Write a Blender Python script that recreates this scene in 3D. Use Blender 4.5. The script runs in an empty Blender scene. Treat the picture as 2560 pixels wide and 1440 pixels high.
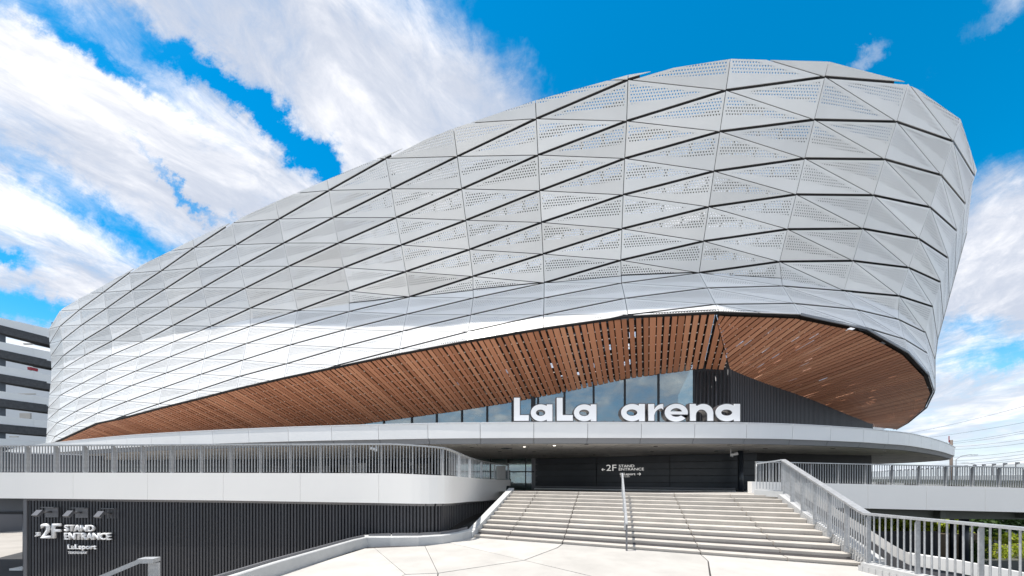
import bpy, bmesh, math, random
import numpy as np
from mathutils import Vector, Matrix

random.seed(11)
SC = bpy.context.scene
COL = SC.collection
R = math.radians
FPX, CX, HY, CAMZ = 853.333, 1280.0, 1195.0, 2.17

# ------------------------------------------------------------------ camera
cd = bpy.data.cameras.new('camera')
cam = bpy.data.objects.new('camera', cd)
COL.objects.link(cam)
cd.lens = 12.0
cd.sensor_width = 36.0
cd.shift_y = (HY - 720.0) / 2560.0
cd.clip_start = 0.05
cd.clip_end = 4000.0
cam.location = (0, 0, CAMZ)
cam.rotation_euler = (R(90), 0, 0)
SC.camera = cam
SC.render.resolution_x, SC.render.resolution_y = 1024, 576

# ------------------------------------------------------------------ sun, view
TO_SUN = Vector((-0.33, -0.10, 1.0)).normalized()
sd = bpy.data.lights.new('sun', 'SUN')
sd.energy = 2.5
sd.angle = R(0.6)
sd.color = (1.0, 0.955, 0.89)
sun = bpy.data.objects.new('sun', sd)
COL.objects.link(sun)
sun.rotation_euler = (-TO_SUN).to_track_quat('-Z', 'Y').to_euler()
sun.location = (-20, 0, 60)
SC.view_settings.view_transform = 'Standard'
SC.view_settings.look = 'None'
SC.view_settings.gamma = 1.0
SC.view_settings.exposure = 1.14
SC.view_settings.use_curve_mapping = False
SC.render.engine = 'CYCLES'
SC.cycles.max_bounces = 6
SC.cycles.transparent_max_bounces = 8
SC.cycles.sample_clamp_indirect = 6.0


class NT:
    """small helper for node trees"""
    def __init__(self, tree):
        self.t = tree
        tree.nodes.clear()

    def n(self, typ, **kw):
        nd = self.t.nodes.new(typ)
        for k, v in kw.items():
            setattr(nd, k, v)
        return nd

    def link(self, a, b):
        self.t.links.new(a, b)

    def setin(self, nd, i, v):
        if isinstance(v, bpy.types.NodeSocket):
            self.link(v, nd.inputs[i])
        elif v is not None:
            nd.inputs[i].default_value = v

    def m(self, op, a, b=None, c=None, clamp=False):
        nd = self.n('ShaderNodeMath', operation=op)
        nd.use_clamp = clamp
        for i, v in enumerate((a, b, c)):
            self.setin(nd, i, v)
        return nd.outputs[0]

    def vm(self, op, a, b=None, out=0):
        nd = self.n('ShaderNodeVectorMath', operation=op)
        self.setin(nd, 0, a)
        self.setin(nd, 1, b)
        return nd.outputs[out]

    def mix(self, f, a, b):
        nd = self.n('ShaderNodeMix', data_type='RGBA')
        self.setin(nd, 0, f)
        self.setin(nd, 6, a)
        self.setin(nd, 7, b)
        return nd.outputs[2]

    def ss(self, x, lo, hi):
        nd = self.n('ShaderNodeMapRange', interpolation_type='SMOOTHSTEP')
        for i, v in enumerate((x, lo, hi, 0.0, 1.0)):
            self.setin(nd, i, v)
        return nd.outputs[0]

    def noise(self, vec, scale, detail=4, rough=0.55, dist=0.0, typ='FBM'):
        nd = self.n('ShaderNodeTexNoise')
        nd.noise_type = typ
        self.setin(nd, 'Vector', vec)
        nd.inputs['Scale'].default_value = scale
        nd.inputs['Detail'].default_value = detail
        nd.inputs['Roughness'].default_value = rough
        nd.inputs['Distortion'].default_value = dist
        return nd.outputs[0]


# ------------------------------------------------------------------ sky (world)
def build_world():
    w = bpy.data.worlds.new('World')
    SC.world = w
    w.use_nodes = True
    w.cycles.sampling_method = 'MANUAL'
    w.cycles.sample_map_resolution = 256
    g = NT(w.node_tree)
    out = g.n('ShaderNodeOutputWorld')
    bg = g.n('ShaderNodeBackground')
    bg.inputs[1].default_value = 0.1
    sky = g.n('ShaderNodeTexSky', sky_type='NISHITA')
    sky.sun_disc = False
    el = math.asin(TO_SUN.z)
    sky.sun_elevation = el
    sky.sun_rotation = math.atan2(TO_SUN.x, TO_SUN.y)
    sky.altitude = 0
    sky.air_density = 1.0
    sky.dust_density = 0.4
    sky.ozone_density = 3.0
    hs = g.n('ShaderNodeHueSaturation')
    hs.inputs['Hue'].default_value = 0.484
    hs.inputs['Saturation'].default_value = 1.5
    hs.inputs['Value'].default_value = 0.93
    g.link(sky.outputs[0], hs.inputs['Color'])
    tc = g.n('ShaderNodeTexCoord')
    d = tc.outputs['Generated']
    sp = g.n('ShaderNodeSeparateXYZ')
    g.link(d, sp.inputs[0])
    x, y, z = sp.outputs
    # cloud layer plane: streets converge towards the horizon
    zz = g.m('ADD', g.m('MAXIMUM', z, 0.0), 0.16)
    px = g.m('DIVIDE', x, zz)
    py = g.m('DIVIDE', y, zz)
    # rotate so that the cloud streets run along one axis
    a = math.atan2(0.42, 1.0)
    ca, sa = math.cos(a), math.sin(a)
    across = g.m('SUBTRACT', g.m('MULTIPLY', px, ca), g.m('MULTIPLY', py, sa))
    along = g.m('ADD', g.m('MULTIPLY', px, sa), g.m('MULTIPLY', py, ca))
    cb = g.n('ShaderNodeCombineXYZ')
    g.link(across, cb.inputs[0])
    g.link(g.m('MULTIPLY', along, 0.58), cb.inputs[1])
    P = cb.outputs[0]
    wob = g.n('ShaderNodeTexNoise')
    g.link(P, wob.inputs['Vector'])
    wob.inputs['Scale'].default_value = 2.2
    wob.inputs['Detail'].default_value = 3
    wv = g.vm('SCALE', g.vm('SUBTRACT', wob.outputs[1], (0.5, 0.5, 0.5)))
    wv.node.inputs['Scale'].default_value = 0.30
    P2 = g.vm('ADD', P, wv)
    n1 = g.noise(P2, 1.9, 9, 0.62, 0.25)
    n2 = g.noise(g.vm('MULTIPLY', g.vm('ADD', P2, (7.3, 2.1, 0)), (1.0, 1.5, 1.0)), 9.0, 8, 0.72, 0.3)
    dens = g.m('ADD', g.m('MULTIPLY', g.m('SUBTRACT', n1, 0.5), 1.35), g.m('MULTIPLY', g.m('SUBTRACT', n2, 0.5), 0.88))
    # broad cover: where the cloud banks stand (directions of the sky)
    ys = g.m('MAXIMUM', y, 0.04)
    U = g.m('DIVIDE', x, ys)
    V = g.m('DIVIDE', z, ys)
    UV = g.n('ShaderNodeCombineXYZ')
    g.link(U, UV.inputs[0])
    g.link(V, UV.inputs[1])
    wn = g.n('ShaderNodeTexNoise')
    g.link(UV.outputs[0], wn.inputs['Vector'])
    wn.inputs['Scale'].default_value = 4.5
    wn.inputs['Detail'].default_value = 6
    wn.inputs['Roughness'].default_value = 0.68
    wd = g.vm('SCALE', g.vm('SUBTRACT', wn.outputs[1], (0.5, 0.5, 0.5)))
    wd.node.inputs['Scale'].default_value = 0.27
    UVW = g.vm('ADD', UV.outputs[0], wd)
    cover = None

    def blob(cx, cy, rx, ry, ang, amp):
        nonlocal cover
        mp = g.n('ShaderNodeMapping', vector_type='TEXTURE')
        g.link(UVW, mp.inputs[0])
        mp.inputs['Location'].default_value = ((cx - CX) / FPX, (HY - cy) / FPX, 0)
        mp.inputs['Rotation'].default_value = (0, 0, R(ang))
        mp.inputs['Scale'].default_value = (rx / FPX, ry / FPX, 1)
        l = g.vm('LENGTH', mp.outputs[0], None, 1)
        e = g.m('MULTIPLY', g.m('POWER', 2.718, g.m('MULTIPLY', g.m('MULTIPLY', l, l), -1.0)), amp)
        cover = e if cover is None else g.m('ADD', cover, e)
    # cloud banks (pixel centre, radii, tilt, strength)
    blob(300, 330, 620, 120, -36, 0.30)
    blob(120, 560, 560, 110, -30, 0.12)
    blob(560, 100, 340, 90, -42, 0.12)
    blob(900, 210, 330, 200, -62, 0.4)
    blob(1180, 190, 190, 110, -50, 0.50)
    blob(90, 90, 420, 60, -28, 0.0)
    blob(640, 560, 420, 100, -38, 0.12)
    blob(2500, 560, 240, 200, 40, 0.4)
    blob(2480, 760, 240, 110, 10, 0.15)
    blob(2420, 980, 330, 90, 5, 0.2)
    blob(2180, 150, 100, 45, 35, 1.0)
    blob(2420, 100, 210, 50, 42, 0.62)
    blob(90, 690, 200, 34, -14, 0.3)
    blob(150, 745, 150, 26, 10, 0.3)
    blob(2300, 250, 100, 34, 50, 0.6)
    blob(2490, 190, 170, 34, 48, 0.6)
    # clear sky
    blob(200, 60, 300, 60, -25, -0.55)
    blob(180, 480, 330, 45, -32, -0.40)
    blob(420, 640, 260, 40, -36, -0.35)
    blob(620, 270, 290, 34, -37, -1.35)
    blob(800, 400, 90, 44, -50, -1.0)
    blob(470, 460, 180, 16, -40, -0.85)
    blob(40, 775, 200, 40, 0, -1.0)
    blob(0, 640, 90, 26, -20, -1.05)
    blob(260, 150, 220, 30, -30, -0.65)
    blob(1720, -40, 640, 300, 0, -1.5)
    blob(2450, 230, 360, 230, 0, -1.25)
    blob(2530, 880, 120, 40, 10, -0.9)
    blob(2440, 800, 90, 40, 0, -0.6)
    c = g.m('ADD', g.m('ADD', cover, dens), 0.50)
    mask = g.ss(c, -0.20, 0.80)
    # cloud shading: brighter cores, blue-grey bellies
    n3 = g.noise(g.vm('ADD', P2, (3.1, 9.4, 0)), 2.9, 9, 0.62, 0.35)
    lit = g.ss(g.m('ADD', g.m('MULTIPLY', g.m('SUBTRACT', n3, 0.5), 2.1), g.m('MULTIPLY', dens, 0.6)), -0.22, 0.95)
    ccol = g.mix(lit, (2.85, 3.12, 3.7, 1), (9.2, 8.7, 8.05, 1))
    col = g.mix(mask, hs.outputs[0], ccol)
    # pale air close to the horizon
    hz = g.ss(z, 0.30, -0.02)
    col = g.mix(g.m('MULTIPLY', hz, 0.45), col, (3.9, 4.5, 5.2, 1))
    g.link(col, bg.inputs[0])
    g.link(bg.outputs[0], out.inputs[0])


build_world()

# ------------------------------------------------------------------ helpers
def pt(px, py, D):
    """point of the place seen at that pixel of the photograph, D metres ahead"""
    return Vector(((px - CX) / FPX * D, D, CAMZ + (HY - py) / FPX * D))


def gx(px, D):
    return (px - CX) / FPX * D


def gz(py, D):
    return CAMZ + (HY - py) / FPX * D


def tag(o, label=None, cat=None, group=None, kind=None):
    if label: o['label'] = label
    if cat: o['category'] = cat
    if group: o['group'] = group
    if kind: o['kind'] = kind
    return o


WM = {}


def empty(name, loc=(0, 0, 0)):
    o = bpy.data.objects.new(name, None)
    o.empty_display_size = 0.3
    o.location = loc
    COL.objects.link(o)
    WM[o.name] = Matrix.Translation(Vector(loc))
    return o


def put(name, me, parent=None, X=None):
    """link a mesh; X is its place in the world"""
    o = bpy.data.objects.new(name, me)
    COL.objects.link(o)
    X = X if X is not None else Matrix.Identity(4)
    WM[o.name] = X
    o.matrix_basis = X
    if parent is not None:
        o.parent = parent
        o.matrix_parent_inverse = WM[parent.name].inverted()
    return o


class MB:
    def __init__(self):
        self.v, self.f, self.mi = [], [], []

    def quad(self, *pts, mi=0):
        b = len(self.v)
        self.v += [tuple(p) for p in pts]
        self.f.append(tuple(range(b, b + len(pts))))
        self.mi.append(mi)

    def box(self, c, s, rz=0.0, mi=0, rx=0.0, ry=0.0):
        hx, hy, hz = s[0] / 2, s[1] / 2, s[2] / 2
        M = Matrix.Translation(Vector(c)) @ Matrix.Rotation(rz, 4, 'Z') @ Matrix.Rotation(ry, 4, 'Y') @ Matrix.Rotation(rx, 4, 'X')
        p = [M @ Vector((sx * hx, sy * hy, sz * hz)) for sx, sy, sz in
             ((-1, -1, -1), (1, -1, -1), (1, 1, -1), (-1, 1, -1), (-1, -1, 1), (1, -1, 1), (1, 1, 1), (-1, 1, 1))]
        self.hexa(p, mi)

    def hexa(self, p, mi=0):
        b = len(self.v)
        self.v += [tuple(q) for q in p]
        for f in ((0, 3, 2, 1), (4, 5, 6, 7), (0, 1, 5, 4), (1, 2, 6, 5), (2, 3, 7, 6), (3, 0, 4, 7)):
            self.f.append(tuple(b + i for i in f))
            self.mi.append(mi)

    def bar(self, a, b, w, h, up=(0, 0, 1), mi=0):
        """box beam from a to b, w across, h along up"""
        a, b = Vector(a), Vector(b)
        d = (b - a).normalized()
        upv = Vector(up)
        s = d.cross(upv)
        if s.length < 1e-5:
            s = d.cross(Vector((0, 1, 0)))
        s.normalize()
        u = s.cross(d).normalized()
        p = []
        for q in (a, b):
            p.append((q - s * w / 2 - u * h / 2, q + s * w / 2 - u * h / 2, q + s * w / 2 + u * h / 2, q - s * w / 2 + u * h / 2))
        self.hexa([p[0][0], p[0][1], p[1][1], p[1][0], p[0][3], p[0][2], p[1][2], p[1][3]], mi)

    def tube(self, pts, r, n=8, mi=0, cap=True, r1=None):
        pts = [Vector(p) for p in pts]
        rings = []
        for i, p in enumerate(pts):
            d = (pts[min(i + 1, len(pts) - 1)] - pts[max(i - 1, 0)]).normalized()
            s = d.cross(Vector((0, 0, 1)))
            if s.length < 1e-4:
                s = Vector((1, 0, 0))
            s.normalize()
            u = s.cross(d)
            rr = r if r1 is None else r + (r1 - r) * i / (len(pts) - 1)
            b = len(self.v)
            for k in range(n):
                a = 2 * math.pi * k / n
                self.v.append(tuple(p + (s * math.cos(a) + u * math.sin(a)) * rr))
            rings.append(b)
        for i in range(len(rings) - 1):
            for k in range(n):
                k2 = (k + 1) % n
                self.f.append((rings[i] + k, rings[i] + k2, rings[i + 1] + k2, rings[i + 1] + k))
                self.mi.append(mi)
        if cap:
            self.f.append(tuple(reversed(range(rings[0], rings[0] + n))))
            self.f.append(tuple(range(rings[-1], rings[-1] + n)))
            self.mi += [mi, mi]

    def prism(self, poly, z0, z1, mi=0):
        """poly: list of (x, y) ccw, or of (x, y, zt) with its own top height"""
        n = len(poly)
        b = len(self.v)
        for p in poly:
            self.v.append((p[0], p[1], z0))
        for p in poly:
            self.v.append((p[0], p[1], p[2] if len(p) > 2 else z1))
        self.f.append(tuple(reversed(range(b, b + n))))
        self.f.append(tuple(range(b + n, b + 2 * n)))
        self.mi += [mi, mi]
        for i in range(n):
            j = (i + 1) % n
            self.f.append((b + i, b + j, b + n + j, b + n + i))
            self.mi.append(mi)

    def mesh(self, name, mats, smooth=False):
        me = bpy.data.meshes.new(name)
        me.from_pydata(self.v, [], self.f)
        for m in (mats if isinstance(mats, (list, tuple)) else [mats]):
            me.materials.append(m)
        me.polygons.foreach_set('material_index', self.mi)
        if smooth:
            me.polygons.foreach_set('use_smooth', [True] * len(self.f))
        me.update()
        return me

    def build(self, name, mats, parent=None, smooth=False):
        return put(name, self.mesh(name, mats, smooth), parent)


def recalc(o):
    bm = bmesh.new()
    bm.from_mesh(o.data)
    bmesh.ops.recalc_face_normals(bm, faces=bm.faces)
    bm.to_mesh(o.data)
    bm.free()
    return o


def crom(P, per=8):
    P = [Vector(p) for p in P]
    out = []
    for i in range(len(P) - 1):
        p0, p1, p2, p3 = P[max(i - 1, 0)], P[i], P[i + 1], P[min(i + 2, len(P) - 1)]
        for k in range(per):
            t = k / per
            out.append(0.5 * ((2 * p1) + (p2 - p0) * t + (2 * p0 - 5 * p1 + 4 * p2 - p3) * t * t + (3 * p1 - p0 - 3 * p2 + p3) * t ** 3))
    out.append(P[-1])
    return out


class Path:
    def __init__(self, pts):
        self.p = [Vector(q) for q in pts]
        self.s = [0.0]
        for a, b in zip(self.p, self.p[1:]):
            self.s.append(self.s[-1] + (b - a).length)
        self.L = self.s[-1]

    def at(self, s):
        s = min(max(s, 0), self.L)
        for i in range(len(self.p) - 1):
            if s <= self.s[i + 1] + 1e-9:
                t = (s - self.s[i]) / max(self.s[i + 1] - self.s[i], 1e-9)
                return self.p[i].lerp(self.p[i + 1], t)
        return self.p[-1].copy()

    def dir(self, s):
        d = self.at(s + 0.02) - self.at(s - 0.02)
        return d.normalized()


# ------------------------------------------------------------------ materials
def mat(name, col, rough=0.6, metal=0.0, spec=0.5, var=0.0, vscale=3.0, bump=0.0, bscale=20.0, rnd=0.0, coat=0.0, stain=0.0):
    m = bpy.data.materials.new(name)
    m.use_nodes = True
    g = NT(m.node_tree)
    out = g.n('ShaderNodeOutputMaterial')
    b = g.n('ShaderNodeBsdfPrincipled')
    b.inputs['Roughness'].default_value = rough
    b.inputs['Metallic'].default_value = metal
    b.inputs['Specular IOR Level'].default_value = spec
    b.inputs['Coat Weight'].default_value = coat
    c4 = (*col, 1)
    tc = g.n('ShaderNodeTexCoord').outputs['Object']
    cur = None
    if var > 0:
        nz = g.noise(tc, vscale, 5, 0.6)
        f = g.ss(nz, 0.25, 0.75)
        cur = g.mix(f, tuple(max(0, c * (1 - var)) for c in col) + (1,), tuple(min(1, c * (1 + var)) for c in col) + (1,))
    if stain > 0:
        mp = g.n('ShaderNodeMapping')
        mp.inputs['Scale'].default_value = (1, 1, 0.15)
        g.link(tc, mp.inputs[0])
        nz = g.noise(mp.outputs[0], vscale * 1.7, 6, 0.65)
        f = g.m('MULTIPLY', g.ss(nz, 0.52, 0.8), stain)
        cur = g.mix(f, cur if cur is not None else c4, tuple(c * 0.55 for c in col) + (1,))
    if rnd > 0:
        oi = g.n('ShaderNodeObjectInfo')
        k = g.m('ADD', g.m('MULTIPLY', g.m('SUBTRACT', oi.outputs['Random'], 0.5), 2 * rnd), 1.0)
        mul = g.vm('SCALE', cur if cur is not None else c4[:3])
        if cur is None:
            mul.node.inputs[0].default_value = col
        g.link(k, mul.node.inputs['Scale'])
        cur = mul
    if cur is None:
        b.inputs['Base Color'].default_value = c4
    else:
        g.link(cur, b.inputs['Base Color'])
    if bump > 0:
        bp = g.n('ShaderNodeBump')
        bp.inputs['Strength'].default_value = bump
        bp.inputs['Distance'].default_value = 0.02
        g.link(g.noise(tc, bscale, 5, 0.6), bp.inputs['Height'])
        g.link(bp.outputs[0], b.inputs['Normal'])
    g.link(b.outputs[0], out.inputs[0])
    return m


def perf_mat():
    """white coated aluminium with the round perforations of the upper zone of each panel"""
    m = bpy.data.materials.new('perforated_white_metal')
    m.use_nodes = True
    g = NT(m.node_tree)
    out = g.n('ShaderNodeOutputMaterial')
    b = g.n('ShaderNodeBsdfPrincipled')
    tc = g.n('ShaderNodeTexCoord').outputs['Object']
    nz = g.ss(g.noise(tc, 0.35, 4, 0.6), 0.3, 0.7)
    base = g.mix(nz, (0.84, 0.835, 0.82, 1), (0.89, 0.885, 0.87, 1))
    oi = g.n('ShaderNodeObjectInfo')
    k = g.m('ADD', g.m('MULTIPLY', g.m('SUBTRACT', oi.outputs['Random'], 0.5), 0.16), 0.99)
    sc = g.vm('SCALE', base)
    g.link(k, sc.node.inputs['Scale'])
    g.link(sc, b.inputs['Base Color'])
    b.inputs['Roughness'].default_value = 0.30
    b.inputs['Metallic'].default_value = 0.04
    b.inputs['Specular IOR Level'].default_value = 0.5
    # each sheet hangs a hair out of true
    wn = g.n('ShaderNodeTexWhiteNoise', noise_dimensions='1D')
    g.link(oi.outputs['Random'], wn.inputs['W'])
    ge = g.n('ShaderNodeNewGeometry')
    tilt = g.vm('SCALE', g.vm('SUBTRACT', wn.outputs['Color'], (0.5, 0.5, 0.5)))
    tilt.node.inputs['Scale'].default_value = 0.16
    g.link(g.vm('NORMALIZE', g.vm('ADD', ge.outputs['Normal'], tilt)), b.inputs['Normal'])
    uv = g.n('ShaderNodeUVMap', uv_map='metric')
    sp = g.n('ShaderNodeSeparateXYZ')
    g.link(uv.outputs[0], sp.inputs[0])
    p = 0.18
    q = p * 0.866

    def lattice(ox, oy):
        fx = g.m('SUBTRACT', g.m('FRACT', g.m('ADD', g.m('DIVIDE', sp.outputs[0], p), ox)), 0.5)
        fy = g.m('SUBTRACT', g.m('FRACT', g.m('ADD', g.m('DIVIDE', sp.outputs[1], 2 * q), oy)), 0.5)
        ax = g.m('MULTIPLY', fx, p)
        ay = g.m('MULTIPLY', fy, 2 * q)
        return g.m('ADD', g.m('MULTIPLY', ax, ax), g.m('MULTIPLY', ay, ay))
    d2 = g.m('MINIMUM', lattice(0, 0), lattice(0.5, 0.5))
    hole = g.m('LESS_THAN', d2, 0.046 ** 2)
    at = g.n('ShaderNodeAttribute', attribute_name='perf')
    s3 = g.n('ShaderNodeSeparateXYZ')
    g.link(at.outputs['Vector'], s3.inputs[0])
    mn = g.m('MINIMUM', g.m('MINIMUM', g.m('SUBTRACT', s3.outputs[0], 0.20), g.m('SUBTRACT', s3.outputs[1], 0.16)), s3.outputs[2])
    hole = g.m('MULTIPLY', hole, g.m('GREATER_THAN', mn, 0.0))
    tr = g.n('ShaderNodeBsdfTransparent')
    mx = g.n('ShaderNodeMixShader')
    g.link(hole, mx.inputs[0])
    g.link(b.outputs[0], mx.inputs[1])
    g.link(tr.outputs[0], mx.inputs[2])
    g.link(mx.outputs[0], out.inputs[0])
    return m


def wood_mat():
    m = bpy.data.materials.new('copper_toned_plank')
    m.use_nodes = True
    g = NT(m.node_tree)
    out = g.n('ShaderNodeOutputMaterial')
    b = g.n('ShaderNodeBsdfPrincipled')
    oi = g.n('ShaderNodeObjectInfo')
    rnd = oi.outputs['Random']
    cr = g.n('ShaderNodeValToRGB')
    e = cr.color_ramp.elements
    e[0].position, e[0].color = 0.0, (0.36, 0.158, 0.086, 1)
    e[1].position, e[1].color = 1.0, (0.56, 0.28, 0.165, 1)
    x = e.new(0.5)
    x.color = (0.47, 0.21, 0.118, 1)
    g.link(rnd, cr.inputs[0])
    uv = g.n('ShaderNodeUVMap', uv_map='metric')
    mp = g.n('ShaderNodeMapping')
    mp.inputs['Scale'].default_value = (0.6, 14, 1)
    g.link(uv.outputs[0], mp.inputs[0])
    gr = g.noise(mp.outputs[0], 2.5, 6, 0.65)
    col = g.mix(g.m('MULTIPLY', g.ss(gr, 0.4, 0.75), 0.35), cr.outputs[0], (0.30, 0.105, 0.05, 1))
    g.link(col, b.inputs['Base Color'])
    b.inputs['Roughness'].default_value = 0.42
    b.inputs['Specular IOR Level'].default_value = 0.4
    g.link(b.outputs[0], out.inputs[0])
    return m


def glass_mat(name, tint=(0.55, 0.70, 0.72), refl=0.28):
    m = bpy.data.materials.new(name)
    m.use_nodes = True
    g = NT(m.node_tree)
    out = g.n('ShaderNodeOutputMaterial')
    tr = g.n('ShaderNodeBsdfTransparent')
    tr.inputs[0].default_value = (*tint, 1)
    gl = g.n('ShaderNodeBsdfGlossy')
    gl.inputs['Roughness'].default_value = 0.015
    gl.inputs['Color'].default_value = (0.86, 0.93, 0.95, 1)
    fr = g.n('ShaderNodeFresnel')
    fr.inputs[0].default_value = 1.5
    f = g.m('ADD', g.m('MULTIPLY', fr.outputs[0], 0.75), refl, clamp=True)
    mx = g.n('ShaderNodeMixShader')
    g.link(f, mx.inputs[0])
    g.link(tr.outputs[0], mx.inputs[1])
    g.link(gl.outputs[0], mx.inputs[2])
    g.link(mx.outputs[0], out.inputs[0])
    return m


def emit_mat(name, col, s):
    m = bpy.data.materials.new(name)
    m.use_nodes = True
    g = NT(m.node_tree)
    out = g.n('ShaderNodeOutputMaterial')
    e = g.n('ShaderNodeEmission')
    e.inputs[0].default_value = (*col, 1)
    e.inputs[1].default_value = s
    g.link(e.outputs[0], out.inputs[0])
    return m


def soffit_mat():
    """board-marked concrete ceiling"""
    m = bpy.data.materials.new('board_marked_concrete')
    m.use_nodes = True
    g = NT(m.node_tree)
    out = g.n('ShaderNodeOutputMaterial')
    b = g.n('ShaderNodeBsdfPrincipled')
    tc = g.n('ShaderNodeTexCoord').outputs['Object']
    br = g.n('ShaderNodeTexBrick')
    g.link(tc, br.inputs['Vector'])
    br.inputs['Scale'].default_value = 0.55
    br.inputs['Brick Width'].default_value = 1.0
    br.inputs['Row Height'].default_value = 0.5
    br.inputs['Mortar Size'].default_value = 0.008
    br.inputs['Color1'].default_value = (0.58, 0.55, 0.515, 1)
    br.inputs['Color2'].default_value = (0.72, 0.69, 0.65, 1)
    br.inputs['Mortar'].default_value = (0.22, 0.21, 0.2, 1)
    nz = g.ss(g.noise(tc, 0.9, 6, 0.65, 0.4), 0.3, 0.75)
    g.link(g.mix(g.m('MULTIPLY', nz, 0.55), br.outputs[0], (0.33, 0.31, 0.285, 1)), b.inputs['Base Color'])
    b.inputs['Roughness'].default_value = 0.75
    g.link(b.outputs[0], out.inputs[0])
    return m


def leaf_mat(name, c1, c2):
    m = bpy.data.materials.new(name)
    m.use_nodes = True
    g = NT(m.node_tree)
    out = g.n('ShaderNodeOutputMaterial')
    b = g.n('ShaderNodeBsdfPrincipled')
    tc = g.n('ShaderNodeTexCoord').outputs['Object']
    nz = g.ss(g.noise(tc, 5.0, 4, 0.7), 0.3, 0.7)
    g.link(g.mix(nz, (*c1, 1), (*c2, 1)), b.inputs['Base Color'])
    b.inputs['Roughness'].default_value = 0.55
    tl = g.n('ShaderNodeBsdfTranslucent')
    g.link(g.mix(nz, (*c1, 1), (*c2, 1)), tl.inputs[0])
    mx = g.n('ShaderNodeMixShader')
    mx.inputs[0].default_value = 0.3
    g.link(b.outputs[0], mx.inputs[1])
    g.link(tl.outputs[0], mx.inputs[2])
    g.link(mx.outputs[0], out.inputs[0])
    return m


M = dict(
    perf=perf_mat(),
    wood=wood_mat(),
    dark=mat('black_joint', (0.012, 0.012, 0.014), 0.7),
    lining=mat('dark_inner_lining', (0.018, 0.018, 0.02), 0.8, var=0.3, vscale=0.7),
    steel=mat('painted_grey_steel', (0.30, 0.31, 0.33), 0.5),
    fascia=mat('white_fascia_metal', (0.82, 0.82, 0.815), 0.34, var=0.02, vscale=0.6, rnd=0.03, stain=0.05),
    fasciacap=mat('fascia_cap_metal', (0.70, 0.71, 0.73), 0.3),
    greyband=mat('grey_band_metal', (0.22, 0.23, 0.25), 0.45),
    soffit=soffit_mat(),
    parapet=mat('white_parapet_panel', (0.85, 0.83, 0.795), 0.5, var=0.015, vscale=0.5, stain=0.05),
    galv=mat('galvanised_steel', (0.41, 0.42, 0.43), 0.45, 0.35, var=0.16, vscale=9.0, bump=0.05, bscale=30),
    darkrib=mat('charcoal_rib_metal', (0.060, 0.061, 0.068), 0.42, 0.2, rnd=0.10),
    darkback=mat('charcoal_wall_metal', (0.012, 0.012, 0.015), 0.6),
    trim=mat('charcoal_trim_metal', (0.17, 0.17, 0.18), 0.4, 0.3),
    black=mat('black_wall_panel', (0.020, 0.026, 0.035), 0.30, var=0.15, vscale=1.2, rnd=0.2),
    stair=mat('pale_precast_concrete', (0.49, 0.455, 0.41), 0.8, var=0.09, vscale=1.6, bump=0.12, bscale=40, rnd=0.05, stain=0.16),
    paving=mat('pale_plaza_concrete', (0.455, 0.435, 0.405), 0.85, var=0.10, vscale=0.9, bump=0.1, bscale=40, rnd=0.05, stain=0.14),
    kerbwhite=mat('pale_kerb_concrete', (0.46, 0.46, 0.455), 0.7, var=0.06, vscale=3.0),
    plinth=mat('grey_plinth_concrete', (0.50, 0.505, 0.50), 0.8, var=0.07, vscale=2.0, bump=0.1, stain=0.15),
    joint=mat('joint_sealant', (0.05, 0.045, 0.045), 0.9),
    letter=mat('white_letter_face', (0.80, 0.80, 0.80), 0.35),
    letterside=mat('dark_letter_return', (0.05, 0.05, 0.055), 0.4),
    glass=glass_mat('curtain_wall_glass', (0.36, 0.48, 0.50), 0.27),
    doorglass=glass_mat('entrance_glass', (0.5, 0.66, 0.66), 0.2),
    mull=mat('black_mullion', (0.02, 0.021, 0.024), 0.4, 0.3),
    concrete=mat('viaduct_concrete', (0.45, 0.43, 0.40), 0.85, var=0.1, vscale=0.4, stain=0.3),
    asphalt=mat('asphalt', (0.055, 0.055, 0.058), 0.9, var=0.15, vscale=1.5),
    ground=mat('pale_ground', (0.13, 0.13, 0.12), 0.9, var=0.1, vscale=0.3),
    lowpave=mat('grey_paving', (0.38, 0.355, 0.325), 0.85, var=0.1, vscale=1.0, bump=0.1),
    garage=mat('white_garage_band', (0.82, 0.84, 0.84), 0.5, var=0.02, vscale=0.4, stain=0.06),
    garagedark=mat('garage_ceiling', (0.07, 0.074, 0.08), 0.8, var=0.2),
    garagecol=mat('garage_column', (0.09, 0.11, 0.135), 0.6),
    palewall=mat('pale_far_wall', (0.62, 0.65, 0.68), 0.7),
    greywall=mat('slate_grey_wall', (0.115, 0.122, 0.138), 0.5, var=0.06, vscale=0.6),
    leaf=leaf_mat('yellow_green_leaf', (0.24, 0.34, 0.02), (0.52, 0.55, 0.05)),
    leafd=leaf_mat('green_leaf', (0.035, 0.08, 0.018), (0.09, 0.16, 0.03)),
    bark=mat('bark', (0.09, 0.07, 0.05), 0.9),
    beam=mat('olive_grey_beam', (0.10, 0.105, 0.085), 0.6),
    wire=mat('cable_black', (0.02, 0.02, 0.022), 0.6),
    brown=mat('rust_brown_pole', (0.16, 0.125, 0.105), 0.7),
    cctv=mat('white_plastic', (0.72, 0.72, 0.72), 0.4),
    lens=mat('dark_lens', (0.02, 0.02, 0.025), 0.15),
    red=mat('red_paint', (0.35, 0.02, 0.03), 0.5),
    interior=mat('interior_wall', (0.22, 0.22, 0.21), 0.8),
    lamp=emit_mat('lit_downlight', (1.0, 0.93, 0.8), 2.2),
    signemit=emit_mat('emissive_letter', (1.0, 0.98, 0.95), 0.26),  # plain emission on the wall sign's letter faces
    tube=emit_mat('lit_ceiling_tube', (1.0, 0.85, 0.62), 3.0),
    bolt=mat('steel_bolt', (0.55, 0.56, 0.58), 0.3, 0.8),
)

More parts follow.
